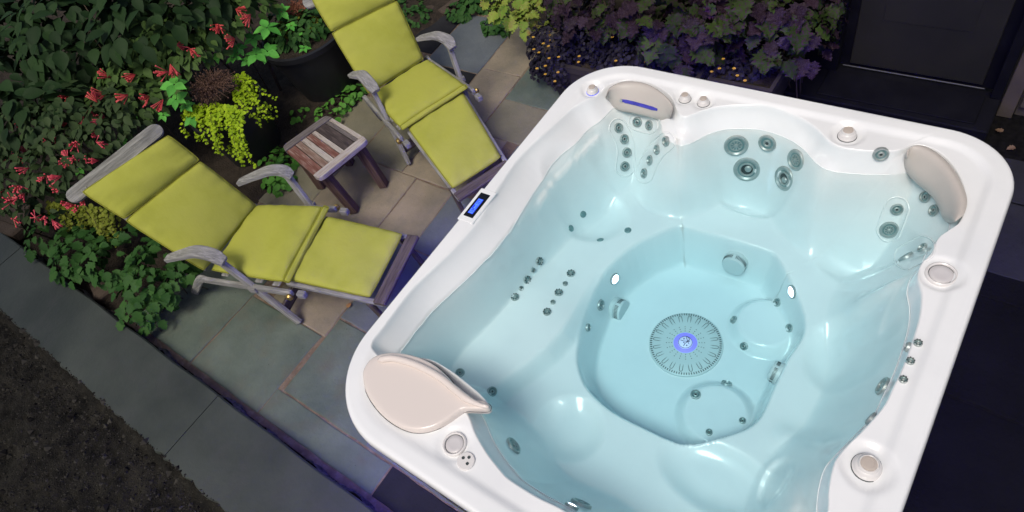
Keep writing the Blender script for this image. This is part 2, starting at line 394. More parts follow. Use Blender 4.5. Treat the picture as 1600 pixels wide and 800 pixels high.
RIDGE = [((1080,215),(1066,318),.66,.47,.05,.07),((1318,250),(1266,350),.66,.42,.055,.075),((1432,470),(1345,490),.70,.42,.045,.085),
         ((1293,715),(1235,680),.70,.42,.06,.06),((1232,800),(1222,745),.62,.42,.05,.06),((820,690),(880,625),.6,.40,.05,.03)]
RDG = [(*gpt(*p, .6), *gpt(*q, .43), za, zb, wd, am) for p, q, za, zb, wd, am in RIDGE]
ARM = [gpt(842,355,.56), gpt(875,300,.60), gpt(905,262,.63), gpt(932,232,.66)]
DOMES = [(*gpt(1197,500,.24), .155, .055), (*gpt(1118,642,.24), .165, .055)]
def segd(X, Y, ax, ay, bx, by):
    ex, ey = bx-ax, by-ay; t = np.clip(((X-ax)*ex+(Y-ay)*ey)/(ex*ex+ey*ey), 0, 1)
    return np.hypot(X-ax-t*ex, Y-ay-t*ey), t
ZFLOOR = .16
def hf(X, Y):
    d = sdf(LIP, X, Y); do = sdf(OUT, X, Y); di = sdf(FW, X, Y); dl = sdf(LO, X, Y)
    zr = ZR-.014*sst(.075, .115, do)+.004*sst(.05, .0, d)*0
    for (px, py, r, k) in KNOBS:
        c = gpt(px, py, ZR); q = np.hypot(X-c[0], Y-c[1]); zr = zr-.014*sst(r*2.3, r*1.5, q)
    for (px, py, r) in CUPS:
        c = gpt(px, py, ZR); q = np.hypot(X-c[0], Y-c[1]); zr = zr-.010*sst(r*2.0, r*1.4, q)
    D = rbf(X, Y, AD); m_ = sst(-.03, .05, dl)
    zs = rbf(X, Y, AS, ~LOA, .2)*(1-m_)+rbf(X, Y, AS, LOA, .2)*m_
    dw = rbf(X, Y, AW); t = np.clip((d-dw)/(np.maximum(D, dw+.06)-dw), 0, 1)
    p = np.where(d < dw, np.where(d < 0, 1-.4*d/dw, 1-.26*(np.clip(d, 0, 1)/dw)**.7), .74*(1-t)**1.6)
    zin = zs+(.925-zs)*p
    for (cx, cy, rx, ry, dp) in SCO:
        q = ((X-cx)/rx)**2+((Y-cy)/ry)**2; zin = zin-dp*sst(1.4, .12, q)*sst(.0, .10, d)
    for (ax, ay, bx, by, za, zb, wd, am) in RDG:
        q, tt = segd(X, Y, ax, ay, bx, by); zin = zin+am*np.exp(-(q/wd)**2)*(1-.5*tt)*sst(.02, .1, d)
    q = np.full(X.shape, 9.); 
    for a, b in zip(ARM[:-1], ARM[1:]): q = np.minimum(q, segd(X, Y, *a, *b)[0])
    zin = zin+np.minimum(.10*np.exp(-(q/.028)**2)*sst(.06, .16, d), np.maximum(.745-zin, 0))
    z = smin(zr, zin, .014)
    base = smin(zs, z, .05)
    fl = np.full(X.shape, ZFLOOR)
    for (cx, cy, r, h) in DOMES:
        q = np.hypot(X-cx, Y-cy); fl = fl+h*sst(r+.035, r-.03, q)
    zw = z-4.2*np.clip(di+.006, 0, 1)
    zw = np.where(di > -.05, smin(z, zs+.014-4.2*(di+.0), .016), z)
    z = np.where(di > -.05, smax(zw, fl, .075), z)
    return z
# polar grid
NA = 840
ang = np.linspace(0, 2*PI, NA, endpoint=False)
def ray_poly(poly):
    out = np.zeros(NA); n = len(poly)
    A = poly; B = np.roll(poly, -1, 0); E_ = B-A
    for i, a in enumerate(ang):
        dx, dy = math.cos(a), math.sin(a); den = dx*E_[:, 1]-dy*E_[:, 0]; den = np.where(abs(den) < 1e-12, 1e-12, den)
        wx = A[:, 0]-TC[0]; wy = A[:, 1]-TC[1]
        t = (wx*E_[:, 1]-wy*E_[:, 0])/den; u = (wx*dy-wy*dx)/den
        ok = (u >= 0) & (u < 1) & (t > 0); out[i] = t[ok].max()
    return out
RO = ray_poly(rrect(.016, 24)); RL = ray_poly(LIP); RL = np.minimum(RL, RO-.012)
fr = []
for i in range(NA):
    a, l = RO[i], RL[i]
    fr.append(np.concatenate([np.linspace(a, l+.009, 18), np.linspace(l+.006, max(l-.075, .1), 22), np.linspace(max(l-.08, .09), .012, 130)]))
Rr = np.array(fr).T
GX = TC[0]+Rr*np.cos(ang); GY = TC[1]+Rr*np.sin(ang); GZ = hf(GX, GY)
shell = MB(); 
lipprof = [(-.0, .855), (.0, .888), (.0015, .905), (.005, .918), (.010, .926)]
ring = []
for off, z in [(.045, .857)]+lipprof:
    rr = ray_poly(rrect(off, 24)); ring.append(np.stack([TC[0]+rr*np.cos(ang), TC[1]+rr*np.sin(ang), np.full(NA, z)], 1))
P = np.concatenate([np.array(ring), np.stack([GX, GY, GZ], 2)])
shell.grid(P, cv=True, flip=False)
o_ = len(shell.v); shell.v.append((TC[0], TC[1], float(hf(np.array([TC[0]]), np.array([TC[1]]))[0]))); k_ = (len(P)-1)*NA
shell.f += [(k_+i, k_+(i+1) % NA, o_) for i in range(NA)]
obj('shell', shell, m_acr, tub, smooth=True)
# cabinet
cp = rrect(.055, 12); nC = len(cp); P = np.zeros((4, nC, 3))
for i, (z, o2) in enumerate(((0, .10), (.08, .10), (.085, .055), (.86, .055))):
    q = rrect(o2, 12); P[i, :, :2] = q; P[i, :, 2] = z
obj('cabinet', MB().grid(P, cv=True), m_cab, tub, smooth='auto')
# glowing strip below the rim
q = rrect(.028, 12); obj('light_strip', MB().tube([(*p, .846) for p in q]+[(*q[0], .846)], .006, 6), m_led, tub)
# pixel ray on to the shell
def onshell(px, py):
    d = CR*(px-800)/FOC - CU*(py-400)/FOC + CF
    zz = np.linspace(.97, .1, 900); Pp = CAM+d*((zz-CAM[2])/d[2])[:, None]
    h = hf(Pp[:, 0], Pp[:, 1]); k = int(np.argmax(h >= zz)); p = Pp[k]; e = .006
    q = hf(np.array([p[0]+e, p[0]-e, p[0], p[0]]), np.array([p[1], p[1], p[1]+e, p[1]-e]))
    n = nrm((-(q[0]-q[1])/(2*e), -(q[2]-q[3])/(2*e), 1)); p[2] = h[k]
    return p, n
def pxm(p): return FOC/float((np.array(p)-CAM)@CF)      # pixels per metre at p
def jet(px, py, dia, kind='s', nbias=None):
    p, n = onshell(px, py)
    if nbias is not None: n = nrm(n+np.array(nbias))
    r = dia/2/pxm(p); M = zframe(p+n*.001, n, random.random()*6)
    if kind == 'air':
        obj('jet', MB().lathe([(r*1.25, -.004), (r*1.2, .003), (r*.7, .005), (r*.45, .002), (0.001, .002)], 14), m_jetface, tub, M, smooth=True); return
    j = obj('jet', MB().lathe([(r*1.08, -.006), (r*1.06, .004), (r*1.0, .009), (r*.86, .010), (r*.76, .004), (r*.70, .002)], 24, cap=False), m_steel, tub, M, smooth='auto')
    obj('jet_face', MB().lathe([(r*.76, .003), (r*.6, .0015), (r*.48, .001), (.0005, .001)], 20), m_jetface, j, M, smooth=True)
    if kind == 's':
        obj('nozzle', MB().lathe([(r*.46, .0), (r*.44, .006), (r*.30, .008), (r*.22, .003), (.0005, .003)], 14), m_steel, j, M, smooth='auto')
        obj('nozzle_hole', MB().lathe([(r*.20, .0036), (.0005, .0038)], 10), m_steeld, j, M)
    elif kind == 'l':
        nb = MB()
        for k in range(9):
            a = 2*PI*k/9; c, s_ = math.cos(a), math.sin(a)
            nb.add([(r*.16*c-r*.03*s_, r*.16*s_+r*.03*c, .0045), (r*.47*c-r*.08*s_, r*.47*s_+r*.08*c, .004), (r*.47*c+r*.08*s_, r*.47*s_-r*.08*c, .004), (r*.16*c+r*.03*s_, r*.16*s_-r*.03*c, .0045)], [(0, 3, 2, 1)])
        nb.lathe([(r*.2, .002), (r*.18, .008), (r*.08, .010), (.0005, .010)], 12); nb.lathe([(r*.56, .001), (r*.54, .006), (r*.48, .006), (r*.46, .001)], 20, cap=False)
        obj('nozzle', nb, m_steel, j, M)
    elif kind == 'd':
        nb = MB().lathe([(r*.6, .001), (r*.58, .008), (r*.5, .009), (r*.42, -.002)], 20, cap=False)
        obj('nozzle', nb, m_steel, j, M, smooth='auto')
        obj('nozzle_hole', MB().lathe([(r*.44, .0022), (.0005, .0024)], 16), m_steeld, j, M)
        nb = MB().lathe([(r*.28, .002), (r*.25, .009), (r*.1, .011), (.0005, .011)], 12, Matrix.Translation((r*.1, r*.08, 0)))
        obj('eyeball', nb, m_steel, j, M, smooth=True)
    elif kind == 'lug':
        nb = MB()
        for k in range(8):
            a = 2*PI*k/8; nb.lathe([(r*.15, .008), (r*.13, .013), (.0005, .013)], 6, Matrix.Translation((r*.88*math.cos(a), r*.88*math.sin(a), 0)))
        obj('lugs', nb, m_steeld, j, M); obj('nozzle', MB().lathe([(r*.4, .0), (r*.36, .008), (r*.2, .009), (.0005, .004)], 12), m_steel, j, M, smooth='auto')
UP = (0, 0, .0)
for a in ((966,200),(975,217.5),(979,238.5),(976,260),(1041,221),(1027,234),(1016,250.5),(1007,271),(996,191),(1015,196)): jet(*a, 15)
for a in ((1150,228,35,'l'),(1199,224,27,'s'),(1244,250,33,'l'),(1167,265,39,'d'),(1226,279,38,'d'),(1376,242,22,'s'),(1446,308,18,'s'),(1460,329,18,'s'),(1401,327,18,'s'),(1389,359,26,'l'),(1416,402,22,'s'),(1442,388,16,'s'),
          (1420,543,16,'s'),(1380,604,30,'d'),(1362,655,22,'s'),(719,583,14,'s'),(769,612,15,'s'),(802,697,28,'l'),(908,788,32,'l'),(938,477,17,'s'),(918,512,12,'s'),
          (1215,473,13,'s'),(1234,513,13,'s'),(1147,500,12,'s'),(1163,541,12,'s'),(1135,600,15,'s'),(1087,617,15,'s'),(1160,658,10,'s'),(1108,676,10,'s')): jet(*a)
for a in ((911,335),(892,357),(981,360),(938,375)): jet(*a, 9, 'air')
for a in ((842,408),(823,437),(805,465),(892,428),(873,458),(855,488)): jet(*a, 12.5, 'lug')
for a in ((832,422),(814,451),(883,444),(864,473)): jet(*a, 7.5, 's')
for a in ((1434,537),(1422,565),(1411,594)): jet(*a, 12, 'lug')
# underwater lights
def lens(px, py, dia):
    p, n = onshell(px, py); r = dia/2/pxm(p); M = zframe(p+n*.002, n)
    j = obj('underwater_light', MB().lathe([(r*1.15, -.004), (r*1.12, .006), (r*.95, .008), (r*.88, .004)], 20, cap=False), m_steel, tub, M, smooth='auto')
    obj('lens', MB().lathe([(r*.92, .004), (r*.5, .008), (.0005, .009)], 18), m_lens, j, M, smooth=True)
lens(960, 436, 17); lens(1238, 456, 19); lens(893, 792, 20)
# suction covers
def suction(px, py, dia, L_=.042):
    p, n = onshell(px, py); ax = nrm((n[0], n[1], .10)); c = p+ax*L_; r = dia/2/pxm(c); M = zframe(c, ax)
    j = obj('suction_cover', MB().lathe([(r*1.08, -L_-.03), (r*1.08, -L_*.8), (r, -L_*.78), (r, 0), (r*.93, .007), (r*.6, .009), (.001, .009)], 32), m_grille, tub, M, smooth='auto')
    sb = MB()
    for k in range(52):
        a = 2*PI*k/52
        if k % 13 < 2: continue
        sb.box((r*1.001*math.cos(a), r*1.001*math.sin(a), -L_*.4), (.0012, r*.026, L_*.26), Matrix.Rotation(a, 3, 'Z'))
    obj('slots', sb, m_steeld, j, M, kind='stuff')
suction(964, 483, 34); suction(1150, 408, 36); suction(1217, 584, 34, .03)
def recess(pts, r):
    """soft moulded outline round a row of jets"""
    pts = np.array(pts, float); out = []
    d0 = nrm(pts[1]-pts[0]); d1 = nrm(pts[-1]-pts[-2])
    lf_ = [np.array((-nrm(pts[min(i+1, len(pts)-1)]-pts[max(i-1, 0)])[1], nrm(pts[min(i+1, len(pts)-1)]-pts[max(i-1, 0)])[0])) for i in range(len(pts))]
    out += [q+n_*r for q, n_ in zip(pts, lf_)]
    e = math.atan2(lf_[-1][1], lf_[-1][0]); out += [pts[-1]+r*np.array((math.cos(e-t), math.sin(e-t))) for t in np.linspace(.5, PI-.5, 4)]
    out += [q-n_*r for q, n_ in zip(pts[::-1], lf_[::-1])]
    e = math.atan2(-lf_[0][1], -lf_[0][0]); out += [pts[0]+r*np.array((math.cos(e-t), math.sin(e-t))) for t in np.linspace(.5, PI-.5, 4)]
    out = catmull(np.array(out), 4); q = [onshell(*o)[0] for o in out]
    obj('jet_recess', MB().tube(q+[q[0]], .0045, 6, cap=False), m_acr, tub, smooth=True)
recess([(966,200),(975,217.5),(979,238.5),(976,262)], 14); recess([(1041,221),(1027,234),(1016,250.5),(1007,272)], 14)
recess([(1401,327),(1389,359)], 19); recess([(1442,388),(1416,402)], 19); recess([(996,191),(1015,196)], 13)
# floor drain cover with the lit emblem
dp = at(1071, 537, ZFLOOR+.012); dp[2] = ZFLOOR+.004; R_ = .188; MD = Matrix.Translation(Vector(dp)) @ Matrix.Rotation(.3, 4, 'Z')
dr = obj('drain_cover', MB().lathe([(R_, -.004), (R_*.995, .008), (R_*.97, .012), (R_*.6, .018), (.001, .020)], 72), m_grille, tub, MD, smooth='auto')
sb = MB()
for k in range(90):
    a = 2*PI*k/90; sb.box((R_*.935*math.cos(a), R_*.935*math.sin(a), .0132), (R_*.03, .0019, .0014), Matrix.Rotation(a, 3, 'Z'))
for k in range(20):
    a = 2*PI*(k+.5)/20
    for q in range(3):
        sb.box((R_*(.37+.07*q)*math.cos(a), R_*(.37+.07*q)*math.sin(a), .0188), (.0018, .0018, .001), Matrix.Rotation(a, 3, 'Z'))
obj('notches', sb, m_steeld, dr, MD, kind='stuff')
L_, W_ = R_*.115, R_*.042
pts = [(L_*math.cos(t)*.45+(L_*.6 if math.cos(t) > 0 else -L_*.6), W_*math.sin(t)) for t in np.linspace(0, 2*PI, 22)[:-1]]
for k in range(20):
    a = 2*PI*k/20; rr = R_*.76; c, s_ = math.cos(a), math.sin(a)
    ring_ = [(rr*c+x*c-y*s_, rr*s_+x*s_+y*c, .0160) for x, y in pts]
    obj('slot', MB().tube(ring_+[ring_[0]], .0012, 4, cap=False), m_steeld, dr, MD)
obj('light_halo', MB().lathe([(R_*.325, .0176), (R_*.31, .0205), (.0005, .0215)], 36), m_halo, dr, MD, smooth=True)
ln = obj('light_lens', MB().lathe([(R_*.20, .0205), (R_*.195, .0245), (.0005, .026)], 32), pm('lens_soft', (.6, .6, .75), emit=(.55, .55, .85), estr=.45), dr, MD, smooth=True)
eb = MB(); u = R_*.19; MR = Matrix.Rotation(-.3, 3, 'Z')
def stroke(P2, wd):
    eb.tube([(MR@Vector((x*u, y*u, .0258))) for x, y in P2], [wd*u*.5]*len(P2), 6)
stroke([(-.75, .0), (-.3, .05), (.1, .2), (.35, .45), (.3, .75), (-.05, .95)], .09)
stroke([(-.2, .9), (-.1, .6), (.15, .4), (.5, .3)], .08)
stroke([(.45, .4), (.2, .1), (.05, -.25), (.05, -.7)], .1)
stroke([(.15, .3), (.4, .1), (.6, -.05)], .08)
for x, y in ((-.4, .4), (-.15, -.15), (.4, -.4)): eb.lathe([(u*.11, .0250), (u*.09, .0266), (.0005, .0268)], 10, Matrix.Translation(MR@Vector((x*u, y*u, 0))))
eb.lathe([(u*1.03, .0235), (u*1.0, .0262), (u*.96, .0262), (u*.94, .024)], 32, cap=False)
obj('emblem', eb, pm('emblem_blue', (.02, .02, .10), rough=.4), dr, MD)
# valve knobs
for (px, py, r, k) in KNOBS:
    p = at(px, py, ZR); z0 = ZR-.026; M = Matrix.Translation((p[0], p[1], z0))
    h = .034 if k == 'c' else .028
    kn = obj('valve_knob', MB().lathe([(r*1.12, -.004), (r*1.12, .004), (r*1.03, .008), (r*1.0, h*.55), (r*.92, h*.72), (r*.80, h*.8), (r*.76, h), (r*.68, h+.004), (r*.6, h+.002)], 32), m_knob, tub, M, smooth='auto')
    obj('knob_cap', MB().lathe([(r*.62, h), (r*.58, h+.007), (r*.4, h+.0085), (r*.38, h+.0075), (.0005, h+.0085)], 24), m_knobcap, kn, M, smooth='auto')
    obj('knob_gap', MB().lathe([(r*1.2, -.006), (r*1.17, .001), (r*1.1, .001)], 28, cap=False), m_steeld if k != 'a' else m_screen, kn, M)
for (px, py, r) in CUPS:
    p = at(px, py, ZR); M = Matrix.Translation((p[0], p[1], ZR-.020))
    c = obj('cup_ring', MB().lathe([(r*1.25, -.004), (r*1.22, .006), (r*1.1, .009), (r*1.0, .006), (r*.97, -.002)], 32, cap=False), m_knob, tub, M, smooth='auto')
    obj('cup_seam', MB().lathe([(r*.975, .001), (r*.93, .0015)], 32, cap=False), m_steeld, c, M)
    obj('cup_disc', MB().lathe([(r*.93, .001), (r*.88, .004), (r*.5, .002), (.0005, .001)], 28), pm('cup_grey', (.60, .57, .57), rough=.3), c, M, smooth=True)
p = at(727, 719, ZR); M = Matrix.Translation((p[0], p[1], ZR-.013))
bt = obj('button_plate', MB().lathe([(.036, -.004), (.036, .005), (.033, .008), (.0005, .008)], 28), m_knob, tub, M, smooth='auto')
for x, y in ((-.015, .004), (.004, .017), (.013, -.006)):
    obj('button', MB().lathe([(.0065, .008), (.006, .0105), (.003, .0105), (.0005, .009)], 12, Matrix.Translation((x, y, 0))), m_steeld, bt, M, smooth='auto')
# control panel
c4 = [at(*q, ZR+.0) for q in ((750.5,303),(768,304),(740,340),(722.5,338))]
cc = np.mean(c4, 0); ax = nrm((c4[0]+c4[1])/2-(c4[2]+c4[3])/2); ay = nrm(np.cross((0, 0, 1), ax))
Lp = np.linalg.norm((c4[0]+c4[1])/2-(c4[2]+c4[3])/2)/2; Wp = abs((c4[1]-c4[0])@ay)/2
MP = frame((cc[0], cc[1], ZR), ax, (0, 0, 1))
cpn = obj('control_panel', MB().box((0, 0, -.004), (Lp+.030, Wp+.020, .006), bev=.004), m_acr, tub, MP)
obj('panel_glass', MB().box((0, 0, .002), (Lp, Wp, .003), bev=.002), m_black, cpn, MP)
sb = MB().box((-Lp*.12, 0, .0052), (Lp*.62, Wp*.52, .0009)); obj('display', sb, m_screen, cpn, MP)
sb = MB()
for k in range(9):
    for q in range(3):
        if random.random() < .75: sb.box((-Lp*.66+k*Lp*.135, -Wp*.3+q*Wp*.3, .0063), (Lp*random.uniform(.03, .06), Wp*random.uniform(.05, .11), .0005))
obj('display_digits', sb, m_screen2, cpn, MP, kind='stuff')
# pillows
def pillow(top, bot, zt, zb, thick, slot=False):
    """outline from two pixel chains of equal length: back edge on the rim and front edge at the water"""
    A = catmull_open([at(*q, zt) for q in top], 90); B = catmull_open([at(*q, zb) for q in bot], 90); n = len(A); mN = 36
    P = np.zeros((n, mN, 3))
    cen = np.array([TC[0], TC[1], 0])
    for i in range(n):
        s_ = i/(n-1); e = (1-abs(2*s_-1)**4)**.5
        for j in range(mN):
            v = j/(mN-1); q = A[i]*(1-v)+B[i]*v; o = nrm(cen-q); o = nrm((o[0]*.8, o[1]*.8, .75))
            P[i, j] = q+o*thick*e*(1-abs(2*v-1)**3.5)**.6
    return P
def catmull_open(P, n):
    P = np.array(P); Q = np.concatenate([[2*P[0]-P[1]], P, [2*P[-1]-P[-2]]]); out = []
    for s_ in np.linspace(0, len(P)-1.0001, n):
        i = int(s_); t = s_-i; a, b, c, d = Q[i:i+4]
        out.append(.5*((2*b)+(c-a)*t+(2*a-5*b+4*c-d)*t*t+(-a+3*b-3*c+d)*t**3))
    return np.array(out)
P1 = pillow([(946,152),(952,138),(968,129),(990,127),(1015,133),(1038,148),(1051,165),(1049,181)], [(948,158),(957,168),(972,174),(988,177),(1005,181),(1020,185),(1035,189),(1044,189)], .93, .79, .035)
pil = obj('pillow', MB().grid(P1, flip=False), m_beige, tub, smooth=True, label='beige pillow with a blue slot across it')
# slot across the first pillow
def surfpt(P, i, j): 
    a = P[i, j]; du = P[min(i+1, len(P)-1), j]-P[i-1, j]; dv = P[i, j+1]-P[i, j-1]; n = nrm(np.cross(du, dv)); n = n if n[2] > 0 else -n; return a, n
def onpillow(P, px, py):
    q = P.reshape(-1, 3)-CAM; z = q@CF; e = np.hypot(800+FOC*(q@CR)/z-px, 400-FOC*(q@CU)/z-py); k = int(np.argmin(e)); j = np.argsort(e)[:6]
    ww = 1/(e[j]+.3); return (P.reshape(-1, 3)[j]*ww[:, None]).sum(0)/ww.sum(), surfpt(P, k//P.shape[1], min(k % P.shape[1], P.shape[1]-2))[1]
sl_ = [onpillow(P1, 971+u*56, 156.5+u*15+4*u*(1-u)*-.5)[0]+np.array((0, -.001, .001)) for u in np.linspace(0, 1, 9)]
sbm = MB().tube(sl_, [.006]+[.010]*(len(sl_)-2)+[.006], 8); obj('pillow_slot', sbm, pm('slot_blue', (.03, .03, .22), (.05, .05, .35), 30, .25, emit=(.03, .03, .35), estr=.35), pil)
obj('slot_cap', MB().lathe([(.009, 0), (.008, .006), (.0005, .007)], 12), m_steel, pil, zframe(sl_[0]+onpillow(P1, 971, 157)[1]*.004, onpillow(P1, 971, 157)[1]))
P2 = pillow([(1417,246),(1424,232),(1440,227),(1462,237),(1484,257),(1501,283),(1511,310),(1507,333),(1492,347)], [(1414,252),(1416,266),(1421,276),(1432,287),(1447,299),(1460,313),(1469,330),(1474,342),(1481,349)], .93, .79, .045)
obj('pillow', MB().grid(P2, flip=False), m_beige, tub, smooth=True, label='plain beige corner pillow')
# filter lid
LIDPX = [(568,588),(572,574),(583,561),(602,554),(628,554),(655,560),(680,572),(703,592),(718,612),(731,624),(748,629),(764,632),(767,638),(762,643),(745,643),(728,643),(716,650),(702,660),(684,670),(662,676),(638,674),(612,661),(590,641),(573,614)]
def dome(pxs, z, h, mat, name, parent, edge=.02, n=6, low=0):
    Q = catmull([at(*p, z)[:2] for p in pxs], 6); N_ = len(Q); c = np.array([np.mean(Q[:, 0]), np.mean(Q[:, 1])])
    X_ = []; 
    for k, (s_, zz) in enumerate(((1.0, -.02-low), (1.0, .2*h), (.985, h*.62), (.96, h*.9), (.925, h), (.87, h*1.03), (.7, h*1.05), (.4, h*1.06), (.0, h*1.06))):
        X_.append(np.stack([c[0]+(Q[:, 0]-c[0])*s_, c[1]+(Q[:, 1]-c[1])*s_, np.full(N_, z+zz)], 1))
    P = np.array(X_); area = sum(Q[i, 0]*Q[(i+1) % N_, 1]-Q[(i+1) % N_, 0]*Q[i, 1] for i in range(N_))
    return obj(name, MB().grid(P, cv=True, flip=area < 0), mat, parent, smooth=True)
ld_ = dome(LIDPX, .925, .024, m_lid, 'filter_lid', tub)
q_ = catmull([at(*p_, .92) for p_ in LIDPX], 5); obj('lid_seam', MB().tube(list(q_)+[q_[0]], .0035, 5, cap=False), m_black, ld_)
# raised lip on the water side of the lid and the weir behind it
rp = catmull_open([at(*q, .957) for q in ((590,563),(615,560),(650,570),(685,588),(708,606),(728,622),(748,632),(764,636))], 26)
obj('lid_lip', MB().tube(rp, [.004]+[.016]*18+[.014, .012, .011, .010, .010, .009, .006], 10), m_lid, ld_, smooth=True)
w0 = catmull_open([at(*q, .90) for q in ((648,558),(676,563),(703,578),(727,596),(748,613),(762,628),(768,637))], 24)
w1 = catmull_open([at(*q, .90) for q in ((640,562),(668,572),(692,590),(710,610),(724,624),(738,632),(752,637))], 24)
P = np.zeros((24, 6, 3))
for i in range(24):
    for j, (z, k) in enumerate(((.79, 0), (.885, 0), (.902, .02), (.906, .10), (.896, .2), (.872, 1))):
        P[i, j] = w0[i]*(1-k)+w1[i]*k; P[i, j, 2] = z
obj('skimmer_weir', MB().grid(P), m_acr, tub, smooth=True)
g0 = catmull_open([at(*q, .912) for q in ((684,583),(700,598),(714,613),(726,623),(738,629),(750,630))], 16)
obj('weir_gap', MB().tube(g0, [.001, .0015, .002, .002, .0025, .003, .003, .004, .004, .005, .006, .008, .009, .009, .007, .004], 6), m_black, tub)

# ------------------------------------------------------------------ water
ZW = .80
WL = LIP.copy(); cN = len(WL)
tg = np.roll(WL, -1, 0)-np.roll(WL, 1, 0); nn = np.stack([tg[:, 1], -tg[:, 0]], 1); nn /= np.linalg.norm(nn, axis=1)[:, None]
ar = sum(WL[i, 0]*WL[(i+1) % cN, 1]-WL[(i+1) % cN, 0]*WL[i, 1] for i in range(cN))
WL = WL+nn*(.012 if ar > 0 else -.012)
if ar < 0: WL = WL[::-1]
wb = MB(); P = np.zeros((3, cN, 3)); P[0, :, :2] = WL; P[0, :, 2] = .12; P[1, :, :2] = WL; P[1, :, 2] = ZW
P[2, :, :2] = TC+(WL-TC)*.02; P[2, :, 2] = ZW
wb.grid(P, cv=True); wb.f.append(tuple(2*cN+i for i in range(cN))); wb.f.append(tuple(range(cN))[::-1])
mw = bpy.data.materials.new('water'); mw.use_nodes = True; t = mw.node_tree; N = t.nodes; L = t.links; N.clear()
out = N.new('ShaderNodeOutputMaterial'); tr = N.new('ShaderNodeBsdfTransparent'); gl = N.new('ShaderNodeBsdfGlossy'); gl.inputs['Roughness'].default_value = .02
fz = N.new('ShaderNodeFresnel'); fz.inputs[0].default_value = 1.33; mx = N.new('ShaderNodeMixShader')
tx = N.new('ShaderNodeTexCoord'); ns = N.new('ShaderNodeTexNoise'); ns.inputs['Scale'].default_value = 7; ns.inputs['Detail'].default_value = 3
bp = N.new('ShaderNodeBump'); bp.inputs['Strength'].default_value = .5; bp.inputs['Distance'].default_value = .03
L.new(tx.outputs['Object'], ns.inputs[0]); L.new(ns.outputs[0], bp.inputs['Height']); L.new(bp.outputs[0], gl.inputs['Normal']); L.new(bp.outputs[0], fz.inputs['Normal'])
L.new(fz.outputs[0], mx.inputs[0]); L.new(tr.outputs[0], mx.inputs[1]); L.new(gl.outputs[0], mx.inputs[2]); L.new(mx.outputs[0], out.inputs['Surface'])
va = N.new('ShaderNodeVolumeAbsorption'); va.inputs['Color'].default_value = (.0, .765, .925, 1); va.inputs['Density'].default_value = .50
L.new(va.outputs[0], out.inputs['Volume'])
obj('water', wb, mw, kind='structure')
wl_ = []
for i in range(0, NA, 2):
    k = int(np.argmax(GZ[:, i] < ZW+.001)); wl_.append((GX[k, i], GY[k, i]))
wl_ = np.array(wl_)
for _ in range(2): wl_ = (np.roll(wl_, 1, 0)+2*wl_+np.roll(wl_, -1, 0))/4
obj('waterline', MB().tube([(x, y, ZW) for x, y in wl_]+[(*wl_[0], ZW)], .0017, 6, cap=False), pm('waterline_highlight', (.86, .9, .9), rough=.03, spec=.8), tub, smooth=True)  # pale glossy tube painting a highlight along the meniscus
#@@PART2
# ------------------------------------------------------------------ steamer chairs
def quadcushion(q, th, name, parent, m=None, n=26, mm=26, sag=0.0, puff=.45, seed=0, e=9):
    """q: 4 corners of the top edge outline (near-back, far-back, far-front, near-front)"""
    q = [np.array(p, float) for p in q]; nz = nrm(np.cross(q[1]-q[0], q[3]-q[0])); nz = nz if nz[2] > 0 else -nz
    U = np.linspace(-1, 1, n); U = np.sign(U)*(1-(1-abs(U))**1.35); V = np.linspace(-1, 1, mm); V = np.sign(V)*(1-(1-abs(V))**1.35)
    top = np.zeros((n, mm, 3)); bot = np.zeros((n, mm, 3)); c = sum(q)/4
    for i, a in enumerate(U):
        for j, b in enumerate(V):
            rc = .985-.02*(abs(a)**6*abs(b)**6)
            u = .5+.5*a*rc; v = .5+.5*b*rc
            p = (q[0]*(1-u)+q[1]*u)*(1-v)+(q[3]*(1-u)+q[2]*u)*v
            pr = max(0, 1-abs(a)**e)**.42*max(0, 1-abs(b)**e)**.42; dome_ = (1-a*a)*(1-b*b)
            wr = .006*math.sin(a*11+seed+b*3)*(abs(b)**4)+.008*math.sin(b*15+seed*2)*(abs(a)**5)+.004*math.sin(a*4+b*5+seed)
            h = th*.5*pr; top[i, j] = p+nz*(h-th*.5+dome_*th*puff*.5-sag*dome_+wr*pr); bot[i, j] = p+nz*(-h-th*.5)
    b = MB().grid(top).grid(bot, flip=True)
    def rim(idx):
        o1 = idx
    # stitch the rim
    def ids(off): 
        r = [off+0*mm+j for j in range(mm)]+[off+i*mm+mm-1 for i in range(1, n)]+[off+(n-1)*mm+j for j in range(mm-2, -1, -1)]+[off+i*mm for i in range(n-2, 0, -1)]
        return r
    t_, b_ = ids(0), ids(n*mm)
    for k in range(len(t_)): b.f.append((t_[k], b_[k], b_[(k+1) % len(b_)], t_[(k+1) % len(t_)]))
    me = b.mesh(name); 
    import bmesh
    bm = bmesh.new(); bm.from_mesh(me); bmesh.ops.remove_doubles(bm, verts=bm.verts, dist=.0004); bmesh.ops.recalc_face_normals(bm, faces=bm.faces); bm.to_mesh(me); bm.free(); me.shade_smooth()
    o = obj(name, me, m or m_cush, parent)
    loop = [top[0, j] for j in range(mm)]+[top[i, -1] for i in range(1, n)]+[top[-1, j] for j in range(mm-2, -1, -1)]+[top[i, 0] for i in range(n-2, 0, -1)]
    obj('piping', MB().tube([p+nz*.004 for p in loop]+[loop[0]+nz*.004], .0045, 6, cap=False), m_pipe, o, smooth=True)
    return o, top, nz
def lerp(a, b, t): return np.array(a)*(1-t)+np.array(b)*t
